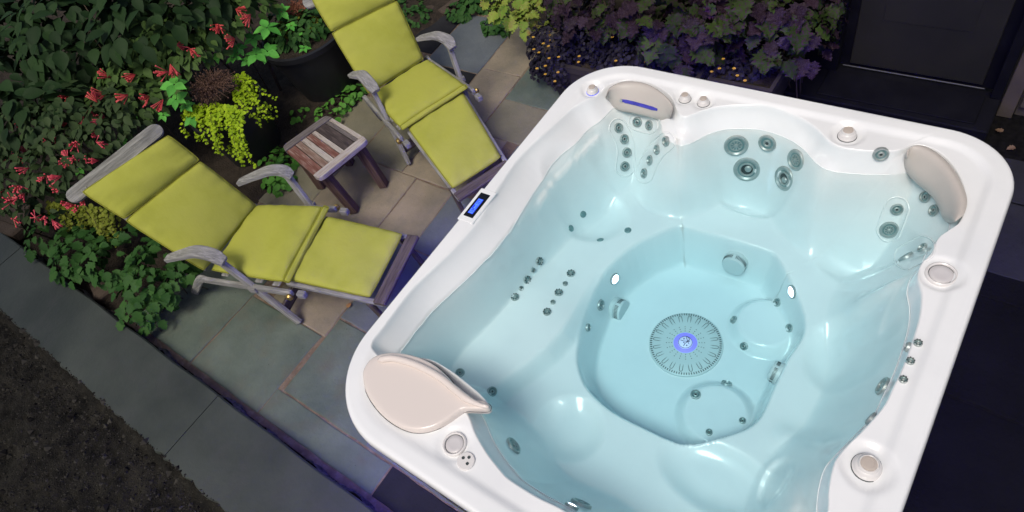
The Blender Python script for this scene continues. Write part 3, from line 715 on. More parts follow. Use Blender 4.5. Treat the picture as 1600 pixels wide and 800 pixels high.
def sweep(name, pts, wd, th, side, mat, parent, widths=None):
    """flat board swept along pts; side = horizontal across direction"""
    pts = catmull_open(pts, 22); side = nrm(side); P = np.zeros((len(pts), 8, 3)); N_ = len(pts)
    for i, p in enumerate(pts):
        t = nrm(pts[min(i+1, N_-1)]-pts[max(i-1, 0)]); up = nrm(np.cross(t, side)); up = up if up[2] > 0 else -up
        s_ = i/(N_-1); ww = wd*(.62+.38*min(1, s_*3))*(1-.25*max(0, s_-.85)/.15)/2; c = .005
        for j, (x, z) in enumerate(((-1, -1), (1, -1), (1, -1), (1, 1), (1, 1), (-1, 1), (-1, 1), (-1, -1))):
            dx = ww-(c if j in (0, 1, 4, 5) else 0); dz = th/2-(c if j in (2, 3, 6, 7) else 0)
            P[i, j] = p+side*x*dx+up*z*dz
    b = MB().grid(P, cv=True); b.f.append(tuple(range(8))[::-1]); b.f.append(tuple((N_-1)*8+j for j in range(8)))
    me = b.mesh(name)
    import bmesh
    bm = bmesh.new(); bm.from_mesh(me); bmesh.ops.recalc_face_normals(bm, faces=bm.faces); bm.to_mesh(me); bm.free(); me.shade_smooth()
    # orient object along the board so the grain follows it
    M = frame(pts[N_//2], pts[-1]-pts[0], (0, 0, 1)); me.transform(M.inverted())
    return obj(name, me, mat, parent, M, smooth='auto')
def steamer(label, c):
    """c: world corner points. n = near side, f = far side"""
    base = (c['sbn']+c['sbf']+c['sfn']+c['sff'])/4; ch = thing('steamer_chair', (base[0], base[1], 0), label, 'lounge chair', 'steamer chairs with yellow cushions')
    lat = nrm(c['sff']-c['sfn']); fw = nrm((c['sfn']+c['sff'])-(c['sbn']+c['sbf'])); fw = nrm((fw[0], fw[1], 0))
    dz = lambda p, z: np.array((p[0], p[1], z))
    # cushions
    k = .655
    mn, mf = lerp(c['bbn'], c['btn'], k), lerp(c['bbf'], c['btf'], k)
    quadcushion([c['bbn'], c['bbf'], mf, mn], .062, 'back_cushion', ch, puff=.75, seed=1)
    quadcushion([lerp(mn, c['btn'], .012), lerp(mf, c['btf'], .012), c['btf'], c['btn']], .06, 'head_cushion', ch, puff=.95, seed=3, mm=18)
    quadcushion([c['sbn'], c['sbf'], c['sff'], c['sfn']], .075, 'seat_cushion', ch, puff=.35, seed=5)
    quadcushion([c['lbn'], c['lbf'], c['lff'], c['lfn']], .05, 'leg_cushion', ch, puff=.25, seed=7)
    fa, fb = c['sfn']+fw*.012, c['sff']+fw*.012; quadcushion([dz(fa, .43), dz(fb, .43), dz(fb+fw*.035, .415), dz(fa+fw*.035, .415)], .028, 'front_flap', ch, puff=.2, n=20, mm=6, e=5)
    # backrest frame behind the cushion
    bd = nrm(c['btn']-c['bbn']); nb = nrm(np.cross(lat, bd)); nb = nb if nb[2] > 0 else -nb; off = -nb*.085
    for a, b_ in (('bbn', 'btn'), ('bbf', 'btf')):
        io = lat*(.06 if a == 'bbn' else -.06); bar('backrest_rail', c[a]+off+io, c[b_]+off+bd*.02+io, .045, .028, m_wood, ch, nb)
    for q in np.linspace(.12, .9, 6):
        bar('slat', lerp(lerp(c['bbn'], c['btn'], q), lerp(c['bbf'], c['btf'], q), .07)+off, lerp(lerp(c['bbn'], c['btn'], q), lerp(c['bbf'], c['btf'], q), .93)+off, .06, .015, m_wood, ch, nb)
    # rounded head rail
    a, b_ = c['hrn'], c['hrf']; L_ = np.linalg.norm(b_-a); hw = .052; pts = []
    for sx in (1, -1):
        for t_ in np.linspace(-PI/2, PI/2, 9): pts.append((sx*(L_/2-hw+hw*math.cos(t_)), sx*hw*math.sin(t_)))
    m_ = len(pts); P = np.array([[(x*s_, y*s_ if abs(y) > 0 else y, z) for x, y in pts] for s_, z in ((1, -.012), (1, .009), (.985, .013))])
    hb = MB().grid(P, cv=True); hb.f.append(tuple(range(m_))[::-1]); hb.f.append(tuple(2*m_+i for i in range(m_)))
    obj('head_rail', hb, m_wood, ch, frame((a+b_)/2-nb*.055, b_-a, nb), smooth='auto')
    # seat rails, legs, arms
    for s_ in ('n', 'f'):
        o_ = lat*(-.03 if s_ == 'n' else .03)
        p0 = dz(c['sb'+s_]+o_-fw*.10, .31); p1 = dz(c['sf'+s_]+o_+fw*.05, .345)
        bar('seat_rail', p0, p1, .028, .05, m_wood, ch)
        rl = dz(c['rl'+s_], .0)
        sweep('rear_leg', [p0+fw*.06, p0-fw*.02, lerp(p0, rl, .5)-fw*.02, rl+np.array((0, 0, .005))], .034, .055, lat, m_wood, ch)
        bar('front_leg', c['a2'+s_]-np.array((0, 0, .015)), dz(c['fl'+s_], 0.01), .033, .056, m_wood, ch, fw+np.array((0, 0, .4)))
        sweep('armrest', [c['a0'+s_], lerp(c['a0'+s_], c['a1'+s_], .55)+np.array((0, 0, .012)), c['a1'+s_]+np.array((0, 0, .012)), c['a2'+s_]+np.array((0, 0, .005)), c['a3'+s_]], .086, .034, lat, m_wood, ch)
        mid = lerp(c['a2'+s_], dz(c['fl'+s_], 0), .46)
        obj('bracket', MB().box((0, 0, 0), (.03, .012, .024), bev=.004), m_wood, ch, frame(mid+o_*.6, fw, (0, 0, 1)))
        kb = dz(c['sf'+s_]+fw*.035+o_*1.3, .335)
        obj('brass_knob', MB().lathe([(.012, -.02), (.012, .0), (.022, .006), (.025, .018), (.018, .03), (.001, .033)], 16), m_brass, ch, zframe(kb, o_), smooth='auto')
        # leg rest
        bar('leg_rest_rail', c['lb'+s_]-np.array((0, 0, .067)), c['lf'+s_]-np.array((0, 0, .067))+fw*.07, .03, .035, m_wood, ch)
        bar('block', kb+fw*.05-o_*.5-np.array((0, 0, .0)), kb+fw*.11-o_*.5, .04, .045, m_wood, ch)
    e0 = lerp(c['lfn'], c['lff'], -.03)+fw*.05-np.array((0, 0, .055)); e1 = lerp(c['lfn'], c['lff'], 1.03)+fw*.05-np.array((0, 0, .055))
    bar('foot_rail', e0, e1, .085, .03, m_woodd, ch)
    for q in (.2, .4, .6, .8): bar('leg_slat', lerp(c['lbn'], c['lfn'], q)-np.array((0, 0, .067)), lerp(c['lbf'], c['lff'], q)-np.array((0, 0, .067)), .055, .014, m_wood, ch)
    for q in (.15, .38, .61, .84): bar('seat_slat', dz(lerp(c['sbn'], c['sfn'], q), .345), dz(lerp(c['sbf'], c['sff'], q), .345), .06, .014, m_wood, ch)
    f0 = lerp(c['a2n'], dz(c['fln'], 0), .80); f1 = lerp(c['a2f'], dz(c['flf'], 0), .80)
    bar('stretcher', f0, f1, .024, .085, m_woodd, ch)
    # legs of the leg rest
    for s_ in ('n', 'f'):
        p = lerp(c['lb'+s_], c['lf'+s_], .93); bar('leg_rest_leg', dz(p, .29), dz(p+fw*.05, .005), .028, .04, m_woodd, ch, fw)
    return ch
A = {}
A['bbn'] = np.array((-3.735, .535, .41)); A['bbf'] = np.array((-3.83, 1.12, .41))
A['btn'] = at(124, 299, .99); A['btf'] = at(263, 208, .99)
A['hrn'] = at(106, 307, .965); A['hrf'] = at(252, 191, .965)
A['sbn'] = np.array((-3.72, .56, .42)); A['sbf'] = np.array((-3.86, 1.12, .42)); A['sfn'] = at(438, 437, .44); A['sff'] = at(503, 317, .44)
A['lbn'] = at(441, 433, .40); A['lbf'] = at(507, 334, .40); A['lff'] = at(629, 362, .37); A['lfn'] = at(577, 463, .37)
A['a0n'] = at(262, 404, .60); A['a1n'] = at(308, 395, .62); A['a2n'] = at(332, 399, .60); A['a3n'] = at(351, 409, .565)
A['a0f'] = at(374, 285, .60); A['a1f'] = at(425, 268, .62); A['a2f'] = at(444, 268, .60); A['a3f'] = at(456, 276, .565)
A['fln'] = at(470, 505, 0); A['flf'] = A['fln']+(A['sff']-A['sfn'])*1.06; A['rln'] = at(306, 458, 0); A['rlf'] = A['rln']+(A['sbf']-A['sbn'])*1.05
steamer('weathered teak steamer chair with yellow cushions, the nearer one left of the small table', A)
B = {}
B['bbn'] = np.array((-3.83, 2.33, .41)); B['bbf'] = np.array((-3.645, 2.83, .41))
B['btn'] = np.array((-4.36, 2.585, .99)); B['btf'] = np.array((-4.03, 3.09, .99))
B['hrn'] = at(473, 3, .98); B['hrf'] = B['hrn']+(B['btf']-B['btn'])*1.22
B['sbn'] = np.array((-3.82, 2.34, .42)); B['sbf'] = np.array((-3.64, 2.85, .42)); B['sfn'] = at(621, 194, .44); B['sff'] = at(725, 127, .44)
B['lbn'] = at(634, 196, .40); B['lbf'] = at(722, 140, .40); B['lff'] = at(783, 243, .33); B['lfn'] = at(706, 293, .33)
B['a0n'] = at(549, 117, .60); B['a1n'] = at(567, 120, .62); B['a2n'] = at(577, 130, .60); B['a3n'] = at(588, 143, .565)
B['a0f'] = at(655, 60, .60); B['a1f'] = at(683, 58, .62); B['a2f'] = at(699, 63, .60); B['a3f'] = at(708, 76, .565)
B['fln'] = at(640, 258, 0); B['flf'] = B['fln']+(B['sff']-B['sfn'])*1.06; B['rln'] = B['sbn']+np.array((-.2, .1, 0)); B['rlf'] = B['sbf']+np.array((-.2, .1, 0))
steamer('weathered teak steamer chair with yellow cushions, standing beyond the small table close to the tub', B)
# ------------------------------------------------------------------ side table
tb = thing('side_table', (-3.72, 1.75, 0), 'small square wooden side table with peeling, weathered planks between the two chairs', 'table')
ct = [at(441, 232, .43), at(499, 283, .43), at(577, 220, .43), at(512, 181, .43)]      # W S E N
cen = sum(ct)/4
def slatwood(k, a, b_, c3): return pm('plank_'+k, a, b_, 4, .8, .2, .3, 10, stretch=(1.3, 14, 14), c3=c3, s3=7, f3=.7)
PW = {'r': slatwood('red', (.12, .045, .03), (.21, .10, .075), (.34, .27, .22)), 'w': slatwood('white', (.36, .31, .255), (.46, .42, .36), (.13, .055, .04)),
      't': slatwood('tan', (.15, .085, .06), (.26, .18, .135), (.34, .29, .24)), 'd': slatwood('dark', (.035, .026, .024), (.075, .058, .052), (.12, .09, .08)),
      'e': slatwood('edge', (.34, .29, .25), (.47, .43, .38), (.19, .12, .09)), 'g': slatwood('grey', (.10, .085, .078), (.19, .165, .15), (.06, .045, .04))}
m_tleg = pm('table_leg_wood', (.060, .036, .027), (.13, .085, .065), 4, .85, .1, .35, 9, stretch=(1.2, 16, 16))
W_, S_, E_, N_ = ct
def plankquad(name, q, th, mat, along):
    c = sum(q)/len(q); M = frame(c, along, (0, 0, 1)); Mi = M.inverted(); b = MB(); v = [Mi@Vector(p) for p in q]
    n = len(v); cc = sum((p for p in v), Vector())/n
    ins = [p+(cc-p).normalized()*.005 for p in v]
    V = [(p.x, p.y, -th/2) for p in v]+[(p.x, p.y, th/2-.004) for p in v]+[(p.x, p.y, th/2) for p in ins]; F = [tuple(range(n))[::-1], tuple(2*n+i for i in range(n))]
    for i in range(n):
        h = (i+1) % n; F += [(i, h, n+h, n+i), (n+i, n+h, 2*n+h, 2*n+i)]
    return obj(name, b.add(V, F), mat, tb, M)
ends = .13
for k_, (a, b_, c_, d_) in enumerate(((W_, N_, E_, S_), (S_, E_, N_, W_))):
    i0, i1 = lerp(a, d_, ends), lerp(b_, c_, ends); q = []
    for (p, nx, pr) in ((a, b_, i0), (b_, i1, a)):
        e1 = lerp(p, pr, .0)
    # rounded outer corners
    u1 = lerp(a, b_, .09); u2 = lerp(a, b_, .91); v1 = lerp(a, i0, .7); v2 = lerp(b_, i1, .7)
    q = [i0, v1, (a*.5+(u1+v1)*.25), u1, u2, (b_*.5+(u2+v2)*.25), v2, i1]
    if np.cross(q[1]-q[0], q[-1]-q[0])[2] > 0: q = q[::-1] if False else q
    ar_ = sum(q[i][0]*q[(i+1) % 8][1]-q[(i+1) % 8][0]*q[i][1] for i in range(8)); q = q if ar_ > 0 else q[::-1]
    plankquad('end_board', q, .034, PW['e' if k_ else 'g'], b_-a)
wds = [('r', 1.35), ('t', .9), ('w', .8), ('r', .85), ('w', .65), ('d', 1.55), ('g', .55), ('w', .6)]; tot = sum(x[1] for x in wds); acc = 0
for k_, wv in wds:
    s0, s1 = acc/tot+.006, (acc+wv)/tot-.006; acc += wv
    q = [lerp(lerp(W_, N_, s0), lerp(S_, E_, s0), ends+.006), lerp(lerp(W_, N_, s0), lerp(S_, E_, s0), 1-ends-.006), lerp(lerp(W_, N_, s1), lerp(S_, E_, s1), 1-ends-.006), lerp(lerp(W_, N_, s1), lerp(S_, E_, s1), ends+.006)]
    ar_ = sum(q[i][0]*q[(i+1) % 4][1]-q[(i+1) % 4][0]*q[i][1] for i in range(4)); q = q if ar_ > 0 else q[::-1]
    plankquad('plank', [p+np.array((0, 0, random.uniform(-.002, .001))) for p in q], .026, PW[k_], S_-W_)
feet = [at(505, 292, .0), at(560, 331, 0), at(604, 292, 0)]; feet.append(feet[0]+feet[2]-feet[1])
for p, ft in zip((W_, S_, E_, N_), feet):
    tp = lerp(p, cen, .30); tp = np.array((tp[0], tp[1], .41)); ft = lerp(ft, (tp[0], tp[1], 0), .25)
    bar('leg', tp, np.array((ft[0], ft[1], .004)), .066, .066, m_tleg, tb, nrm(E_-W_), bev=.006)
for a, b_ in ((W_, S_), (S_, E_), (E_, N_), (N_, W_)):
    p, q = lerp(a, cen, .24), lerp(b_, cen, .24); bar('apron', (p[0], p[1], .38), (q[0], q[1], .38), .02, .055, m_tleg, tb)

# ------------------------------------------------------------------ house wall and door
m_side = pm('siding', (.05, .042, .031), (.07, .06, .043), 3, .8, .2, .2, 40, stretch=(1, 1, 6))
m_trim = pm('trim_paint', (.055, .045, .032), (.078, .063, .045), 5, .7, .3, .1, 60)
m_door = pm('door_paint', (.003, .003, .005), (.006, .006, .008), 5, .8, .08)
m_glass = pm('door_glass', (.016, .016, .013), (.024, .023, .017), 2, .3, .3)
YW = 3.90
hs = thing('house', (0, YW, 0), 'dark house wall with a black framed glass door and stone sill behind the tub', 'house')
ob = lambda n_, x0, x1, y0, y1, z0, z1, m_, par=hs, bev=.004, **k: obj(n_, MB().box((0, 0, 0), ((x1-x0)/2, (y1-y0)/2, (z1-z0)/2), bev=bev), m_, par, Matrix.Translation(((x0+x1)/2, (y0+y1)/2, (z0+z1)/2)), **k)
ob('wall', -2.6, -1.12, YW+.02, YW+.3, -.05, 3.0, m_side); ob('wall', .17, 4.5, YW+.02, YW+.3, -.05, 3.0, m_side); ob('wall', -1.12, .17, YW+.02, YW+.3, 2.3, 3.0, m_side)
for z in np.arange(.16, 2.9, .19):
    for a, b_ in ((-2.6, -1.13), (.18, 4.5)):
        bar('siding_board', (a, YW+.008, z), (b_, YW+.008, z), .178, .016, m_side, hs, (0, -1, .09))
dr_ = ob('door', -1.0, .07, YW+.03, YW+.08, .14, 2.2, m_door)
ob('door_glass', -.80, -.04, YW+.015, YW+.03, .17, 1.95, m_glass, dr_)
ob('inner_panel', -.66, -.18, YW+.0125, YW+.0148, .52, 1.4, m_glass, dr_)
ob('sweep_strip', -.84, -.02, YW+.002, YW+.012, .150, .158, pm('alu', (.035, .035, .037), rough=.6), dr_)
ob('door_frame', -1.12, -.86, YW-.05, YW+.02, .14, 2.3, m_door); ob('door_frame', .02, .075, YW-.05, YW+.02, .14, 2.3, m_door)
ob('trim_board', .085, .165, YW-.03, YW+.02, .0, 2.4, m_trim)
ob('door_sill', -1.16, .08, YW-.34, YW+.02, .0, .135, m_door, bev=.008)
ob('door_mat', -.9, .0, YW-.30, YW-.05, .136, .146, m_door)

# ------------------------------------------------------------------ plants
def leafmesh(kind='ovate'):
    if kind == 'ovate': prof = [(0, .05), (.18, .26), (.42, .34), (.68, .24), (.88, .09)]
    elif kind == 'round': prof = [(0, .12), (.2, .42), (.5, .5), (.8, .38), (.95, .15)]
    elif kind == 'lance': prof = [(0, .04), (.2, .13), (.45, .17), (.7, .12), (.9, .05)]
    elif kind == 'lobed': prof = [(0, .08), (.16, .40), (.28, .30), (.45, .46), (.58, .28), (.75, .27), (.9, .08)]
    v = []; f = []
    for y, x in prof:
        z = -.18*y*y; v += [(-x, y, z+.10*x*2), (0, y, z-.02), (x, y, z+.10*x*2)]
    v.append((0, 1.0, -.2)); n = len(prof)
    for i in range(n-1):
        a = i*3; f += [(a, a+1, a+4, a+3), (a+1, a+2, a+5, a+4)]
    a = (n-1)*3; f += [(a, a+1, 3*n), (a+1, a+2, 3*n)]
    return np.array(v, float), f
def frill():
    v = []; f = []; n = 12
    for i in range(n):
        y = i/(n-1)*.95; wd = .40*math.sin(PI*min(1, (y+.06)*.98)**.8)**.8*(1+.22*(-1)**i)+.02; z = -.25*y*y; u = .07*math.sin(i*2.1)
        v += [(-wd, y-.05, z+u+.06), (-wd*.5, y, z-u*.4+.05), (0, y+.02, z-.02), (wd*.5, y, z+u*.5+.05), (wd, y-.05, z-u+.06)]
    for i in range(n-1):
        for j in range(4): a = i*5+j; f.append((a, a+1, a+6, a+5))
    return np.array(v, float), f
LV = {k: leafmesh(k) for k in ('ovate', 'round', 'lance', 'lobed')}; LV['frill'] = frill()
def pose(p, n, t, s):
    n = nrm(n); t = np.array(t)-n*(np.array(t)@n); t = nrm(t); x = np.cross(t, n)
    return np.stack([x*s, t*s, n*s], 1), np.array(p)
def joined(name, items, mat, parent):
    """items: list of (kind, R, p) -> one stuff mesh"""
    V = []; F = []; o = 0
    for k, R_m, p in items:
        v, f = LV[k]; V.append(v@R_m.T+p); F += [tuple(i+o for i in q) for q in f]; o += len(v)
    me = bpy.data.meshes.new(name); me.from_pydata(np.concatenate(V).tolist(), [], F); me.shade_smooth()
    ob_ = obj(name, me, mat, parent); ob_['kind'] = 'stuff'; return ob_
LM = {}
def leafobjs(items, mat, parent, name='leaf'):
    for k, R_m, p in items:
        key = (k, mat.name)
        if key not in LM:
            v, f = LV[k]; me = bpy.data.meshes.new(name); me.from_pydata(v.tolist(), [], f); me.shade_smooth(); me.materials.append(mat); LM[key] = me
        M = Matrix.Identity(4)
        for i in range(3):
            for j in range(3): M[i][j] = R_m[i, j]
            M[i][3] = p[i]
        link(bpy.data.objects.new(name, LM[key]), parent, M)
def foliage(root, mat, blobs, n, kind, smin, smax, nobj=120, tilt=.55, droop=.6, name='leaf', inner=.72):
    items = []; wts = np.array([b[3]*b[4] for b in blobs]); wts = wts/wts.sum()
    for q in range(n):
        b = blobs[RNG.choice(len(blobs), p=wts)]; c = np.array(b[:3]); r = np.array(b[3:6])
        d = RNG.normal(0, 1, 3); d = d/np.linalg.norm(d); d[2] = abs(d[2])*.9-.12; d = nrm(d)
        p = c+d*r*(inner+(1.06-inner)*RNG.random()**.6); nn_ = nrm(d*.7+np.array((0.15, 0, 1.0))+RNG.normal(0, tilt, 3)*.6)
        if nn_[2] < .05: nn_[2] = .1
        t_ = nrm(np.array((d[0], d[1], -droop))+RNG.normal(0, .45, 3)); s = smin+(smax-smin)*RNG.random()**1.3
        R_m, pp = pose(p, nn_, t_, s); items.append((kind, R_m, pp, s*(1+.4*d[2])*(np.linalg.norm((p-c)/r))))
    items.sort(key=lambda i: -i[3]); items = [i[:3] for i in items]
    leafobjs(items[:nobj], mat, root, name)
    if items[nobj:]: joined('foliage', items[nobj:], mat, root)
def stems(root, blobs, ground, mat, r=.006, n=10):
    b = MB()
    for q in range(n):
        bl = blobs[q % len(blobs)]; e = np.array(bl[:3])+RNG.normal(0, .3, 3)*np.array(bl[3:6]); g = np.array((bl[0]+random.uniform(-.1, .1), bl[1]+random.uniform(-.1, .1), ground))
        b.tube([g, lerp(g, e, .5)+RNG.normal(0, .03, 3), e], [r, r*.8, r*.4], 5)
    obj('stems', b, mat, root, smooth=True, kind='stuff')
def B_(px, py, z, rx, ry=None, rz=None):
    p = at(px, py, z); return (*p, rx, ry or rx, rz or rx*.7)
def lf(name, a, b_, **k): return pm(name, a, b_, 3, k.pop('rough', .6), k.pop('spec', .12), rnd=.75, **k)
m_stem = pm('stem_brown', (.05, .035, .02), (.08, .055, .03), 20, .8)
m_lfd = lf('leaf_dark', (.008, .022, .006), (.022, .050, .013)); m_lfm = lf('leaf_honeysuckle', (.018, .036, .011), (.045, .072, .024))
m_lfb = lf('leaf_bright', (.06, .26, .035), (.12, .40, .06)); m_jen = lf('leaf_golden', (.17, .29, .006), (.33, .46, .015)); m_lfn = lf('leaf_painted_sun', (.028, .060, .012), (.075, .13, .03)); m_bed = lf('leaf_bed', (.015, .055, .010), (.042, .105, .022))  # m_lfn: sunlight put into a brighter copy of the honeysuckle green
m_jenx = 0; m_jend = lf('leaf_golden_painted_shade', (.10, .13, .012), (.19, .21, .025))  # shade put into a darker copy of the golden leaf colour
m_red = pm('flower_red', (.50, .03, .035), (.66, .10, .09), 30, .5, rnd=.6); m_pink = pm('flower_pink', (.58, .03, .06), (.75, .11, .14), 30, .5, rnd=.6)
m_sedge = pm('sedge_brown', (.06, .03, .02), (.13, .065, .035), 20, .8, rnd=.7)
def flowers(root, spots, mat, s0=.075, n=12):
    for (px, py, z) in spots:
        c = at(px, py, z); b = MB(); dirv = nrm(np.array((random.uniform(-.5, 1), random.uniform(-1, .2), random.uniform(-.2, .5))))
        for q in range(n):
            d = nrm(dirv+RNG.normal(0, .30, 3)); L0 = s0*random.uniform(.75, 1.25)
            b.tube([c, c+d*L0*.55, c+d*L0*.9, c+d*L0], [.0018, .0028, .0048, .0062], 6)
        obj('flower_cluster', b, mat, root, smooth=True)
# upper left dark leafy shrub
R1 = thing('leafy_shrub', at(140, 60, 0), 'dark green broad leaved shrub filling the far left corner of the garden', 'shrub')
bl = [B_(30, 40, .95, .6), B_(140, 40, 1.0, .6), B_(250, 20, 1.05, .5), B_(20, 130, .9, .45), B_(60, 180, .8, .35), B_(180, 70, .8, .4), B_(120, 110, .6, .4), B_(230, 80, .65, .35), B_(320, 10, .95, .4), B_(-40, 60, .95, .5)]
foliage(R1, m_lfd, bl, 1500, 'ovate', .10, .19, 240, droop=.8); stems(R1, bl, -.05, m_stem, .012, 16)
# honeysuckle
R2 = thing('honeysuckle_shrub', at(130, 270, 0), 'bushy honeysuckle with red trumpet flowers beside the head of the nearer chair', 'shrub', 'red flowering honeysuckles')
bl = [B_(40, 200, .75, .35), B_(110, 190, .75, .35), B_(40, 270, .6, .32), B_(110, 250, .62, .32), B_(170, 200, .66, .3), B_(15, 310, .5, .25), B_(200, 170, .7, .28), B_(75, 320, .42, .22)]
foliage(R2, m_lfm, bl, 1500, 'ovate', .05, .10, 170); stems(R2, bl, -.05, m_stem, .008, 16)
flowers(R2, [(x, y, .80) for x, y in ((30, 190), (72, 188), (82, 213), (118, 222), (133, 188), (150, 222), (45, 262), (72, 275), (97, 275), (30, 290), (20, 315), (140, 170), (158, 187))]+[(x, y, .62) for x, y in ((20, 232), (42, 240), (105, 150), (55, 340), (80, 342), (10, 295), (100, 200))], m_pink)
R3 = thing('honeysuckle_shrub', at(270, 110, 0), 'tall honeysuckle with red trumpet flowers rising behind the two black pots', 'shrub', 'red flowering honeysuckles')
bl = [B_(330, 30, .85, .35), B_(260, 70, .8, .35), B_(220, 110, .75, .33), B_(300, 80, .78, .3), B_(240, 150, .65, .28), B_(190, 150, .66, .28), B_(370, 20, .85, .3), B_(170, 110, .65, .25)]
foliage(R3, m_lfn, bl, 1600, 'ovate', .055, .11, 170); stems(R3, bl, -.05, m_stem, .008, 16)
flowers(R2, [(random.uniform(0, 170), random.uniform(180, 345), random.uniform(.62, .8)) for q in range(30)], m_pink, .06, 9)
flowers(R3, [(x, y, .98) for x, y in ((368, 14), (392, 22), (343, 40), (367, 60), (336, 38), (275, 70), (296, 76), (266, 100), (263, 112))]+[(x, y, .88) for x, y in ((182, 94), (212, 116), (174, 121), (206, 63), (255, 155), (200, 148), (234, 150), (105, 150), (166, 147), (152, 160), (268, 37))], m_red, .085, 13)
# bright creepers (five leaflets)
def creeper(px, py, z, s, label, extra, base):
    r_ = thing('creeper_vine', at(px, py, 0), label, 'vine', 'bright green five-leaved creepers')
    it = []
    for (x, y, zz, ss) in [(px, py, z, s)]+extra:
        c = at(x, y, zz); a0 = random.random()*6; up = nrm(np.array((.35, -.1, 1))+RNG.normal(0, .15, 3))
        for k in range(5):
            a = a0+k*2*PI/5+random.uniform(-.12, .12); t_ = np.array((math.cos(a), math.sin(a), -.1)); R_m, p = pose(c+t_*.008, up+RNG.normal(0, .15, 3), t_, ss*random.uniform(.85, 1.12)); it.append(('ovate', R_m, p))
    leafobjs(it, m_lfb, r_); b = MB(); c = at(px, py, z)
    for (x, y, zz, ss) in [(px, py, z, s)]+extra: e = at(x, y, zz); g = np.array(base); b.tube([g, lerp(g, e, .6)+np.array((0, 0, .05)), e-np.array((0, 0, .01))], [.004, .004, .003], 5)
    obj('vine_stem', b, m_stem, r_)
creeper(417, 43, .82, .115, 'bright green five-leaved creeper spilling from the tall pot behind the far chair', [(400, 85, .62, .10), (418, 80, .6, .10), (395, 60, .7, .09), (440, 18, .75, .08), (455, 40, .68, .06), (372, 75, .68, .075), (385, 95, .6, .06), (462, 55, .62, .055), (475, 75, .58, .05)], at(430, 60, .4))
creeper(272, 132, .85, .11, 'bright green five-leaved creeper hanging over the brown grassy plant', [(275, 155, .75, .085), (305, 80, .72, .07), (320, 90, .7, .07), (340, 88, .7, .06), (290, 165, .66, .07), (300, 185, .58, .07), (210, 190, .6, .06), (190, 225, .55, .085), (125, 265, .5, .06), (365, 90, .66, .07), (255, 180, .64, .05)], at(300, 150, .3))
# pots
def pot(px, py, z, r, r2, label, h0=0.0, sq=False):
    c = at(px, py, z); t_ = thing('plant_pot', (c[0], c[1], 0), label, 'plant pot', 'tall black garden pots')
    n = 40
    obj('pot_body', MB().lathe([(r2*.8, -.04), (r2, -.03), (r*.99, z-.05), (r*1.05, z-.045), (r*1.06, z), (r*.98, z+.003), (r*.93, z-.03)], n, cap=False), m_pot, t_, Matrix.Translation((c[0], c[1], 0)), smooth='auto')
    obj('potting_soil', MB().lathe([(r*.95, z-.035), (.001, z-.02)], 24), m_soil, t_, Matrix.Translation((c[0], c[1], 0))); return c
c1 = pot(474, 50, .58, .37, .25, 'tall black round pot behind the far chair, holding creeper and golden trailing plants')
rf_ = thing('leafy_shrub', (c1[0], c1[1], 0), 'mid green leafy filler plant covering the soil of the tall pot behind the far chair', 'plant')
foliage(rf_, m_bed, [B_(474, 45, .6, .22, .22, .10), B_(440, 40, .6, .16, .16, .1), B_(500, 30, .6, .18, .18, .1), B_(450, 62, .57, .14, .14, .1)], 330, 'ovate', .045, .09, 120); stems(rf_, [B_(474, 45, .6, .2)], .4, m_stem, .004, 6)
c2 = pot(352, 165, .50, .30, .22, 'tall black round pot between the chairs, holding a brown grassy plant')
def sedge(px, py, z, s, label, mat, n=520):
    c = at(px, py, z); r_ = thing('grassy_plant', c, label, 'plant'); b = MB()
    for q in range(n):
        d = RNG.normal(0, 1, 3); d[2] = abs(d[2])*.8+.1; d = nrm(d); l = s*random.uniform(.55, 1.1); e = c+d*l*np.array((1, 1, .75))+np.array((0, 0, -.25*s*random.random())); mid = lerp(c, e, .55)+np.array((0, 0, .12*s))+RNG.normal(0, .02, 3)
        b.tube([c+d*.03, mid, e], [.0022, .002, .0012], 3, cap=False)
        if q % 2: b.lathe([(.006, -.004), (.007, .003), (.001, .008)], 5, Matrix.Translation(Vector(e)))
    o = obj('blades', b, mat, r_); o['kind'] = 'stuff'
sedge(336, 138, .66, .20, 'dry brown curly grassy plant in the black pot above the yellow-green trailing plant', m_sedge)
sedge(462, 22, .62, .15, 'rusty red twiggy plant in the tall pot behind the far chair', pm('rusty', (.16, .05, .025), (.26, .09, .04), 20, .8, rnd=.7), 260)
# golden creeping jenny: hanging strands of small round leaves
def jenny(label, strands, mat, base, s=.026, nobj=150):
    r_ = thing('trailing_plant', base, label, 'plant', 'golden trailing plants'); it = []; b = MB()
    for (x0_, y0_, z0, x1_, y1_, z1) in strands:
        p0 = at(x0_, y0_, z0); p1 = at(x1_, y1_, z1); L0 = np.linalg.norm(p1-p0); m_ = lerp(p0, p1, .5)+np.array((0, 0, .10*L0))+RNG.normal(0, .02, 3); pts = catmull_open([p0, m_, p1], max(5, int(L0/.019)))
        b.tube(pts[::3] if len(pts) > 9 else pts, .0018, 4, cap=False)
        for i in range(len(pts)-1):
            t_ = nrm(pts[i+1]-pts[i]); sd = nrm(np.cross(t_, (0.3, .1, 1)))
            for sg in (-1, 1):
                R_m, p = pose(pts[i], nrm(np.array((.35, -.1, 1))+RNG.normal(0, .3, 3)), sd*sg+t_*.25+RNG.normal(0, .2, 3), s*random.uniform(.75, 1.2)*(1.1-.35*i/len(pts))); it.append(('round', R_m, p+RNG.normal(0, .007, 3)))
    random.shuffle(it); leafobjs(it[:nobj], mat, r_)
    if it[nobj:]: joined('foliage', it[nobj:], mat, r_)
    obj('stems', b, m_stem, r_, kind='stuff')
st = []
for q in range(50):
    u = random.random(); x = 292+u*85; st.append((x, 165+20*abs(u-.5)+random.uniform(-6, 6), .60, x+random.uniform(-4, 26), 206+52*u+random.uniform(-22, 14), random.uniform(.20, .48)))
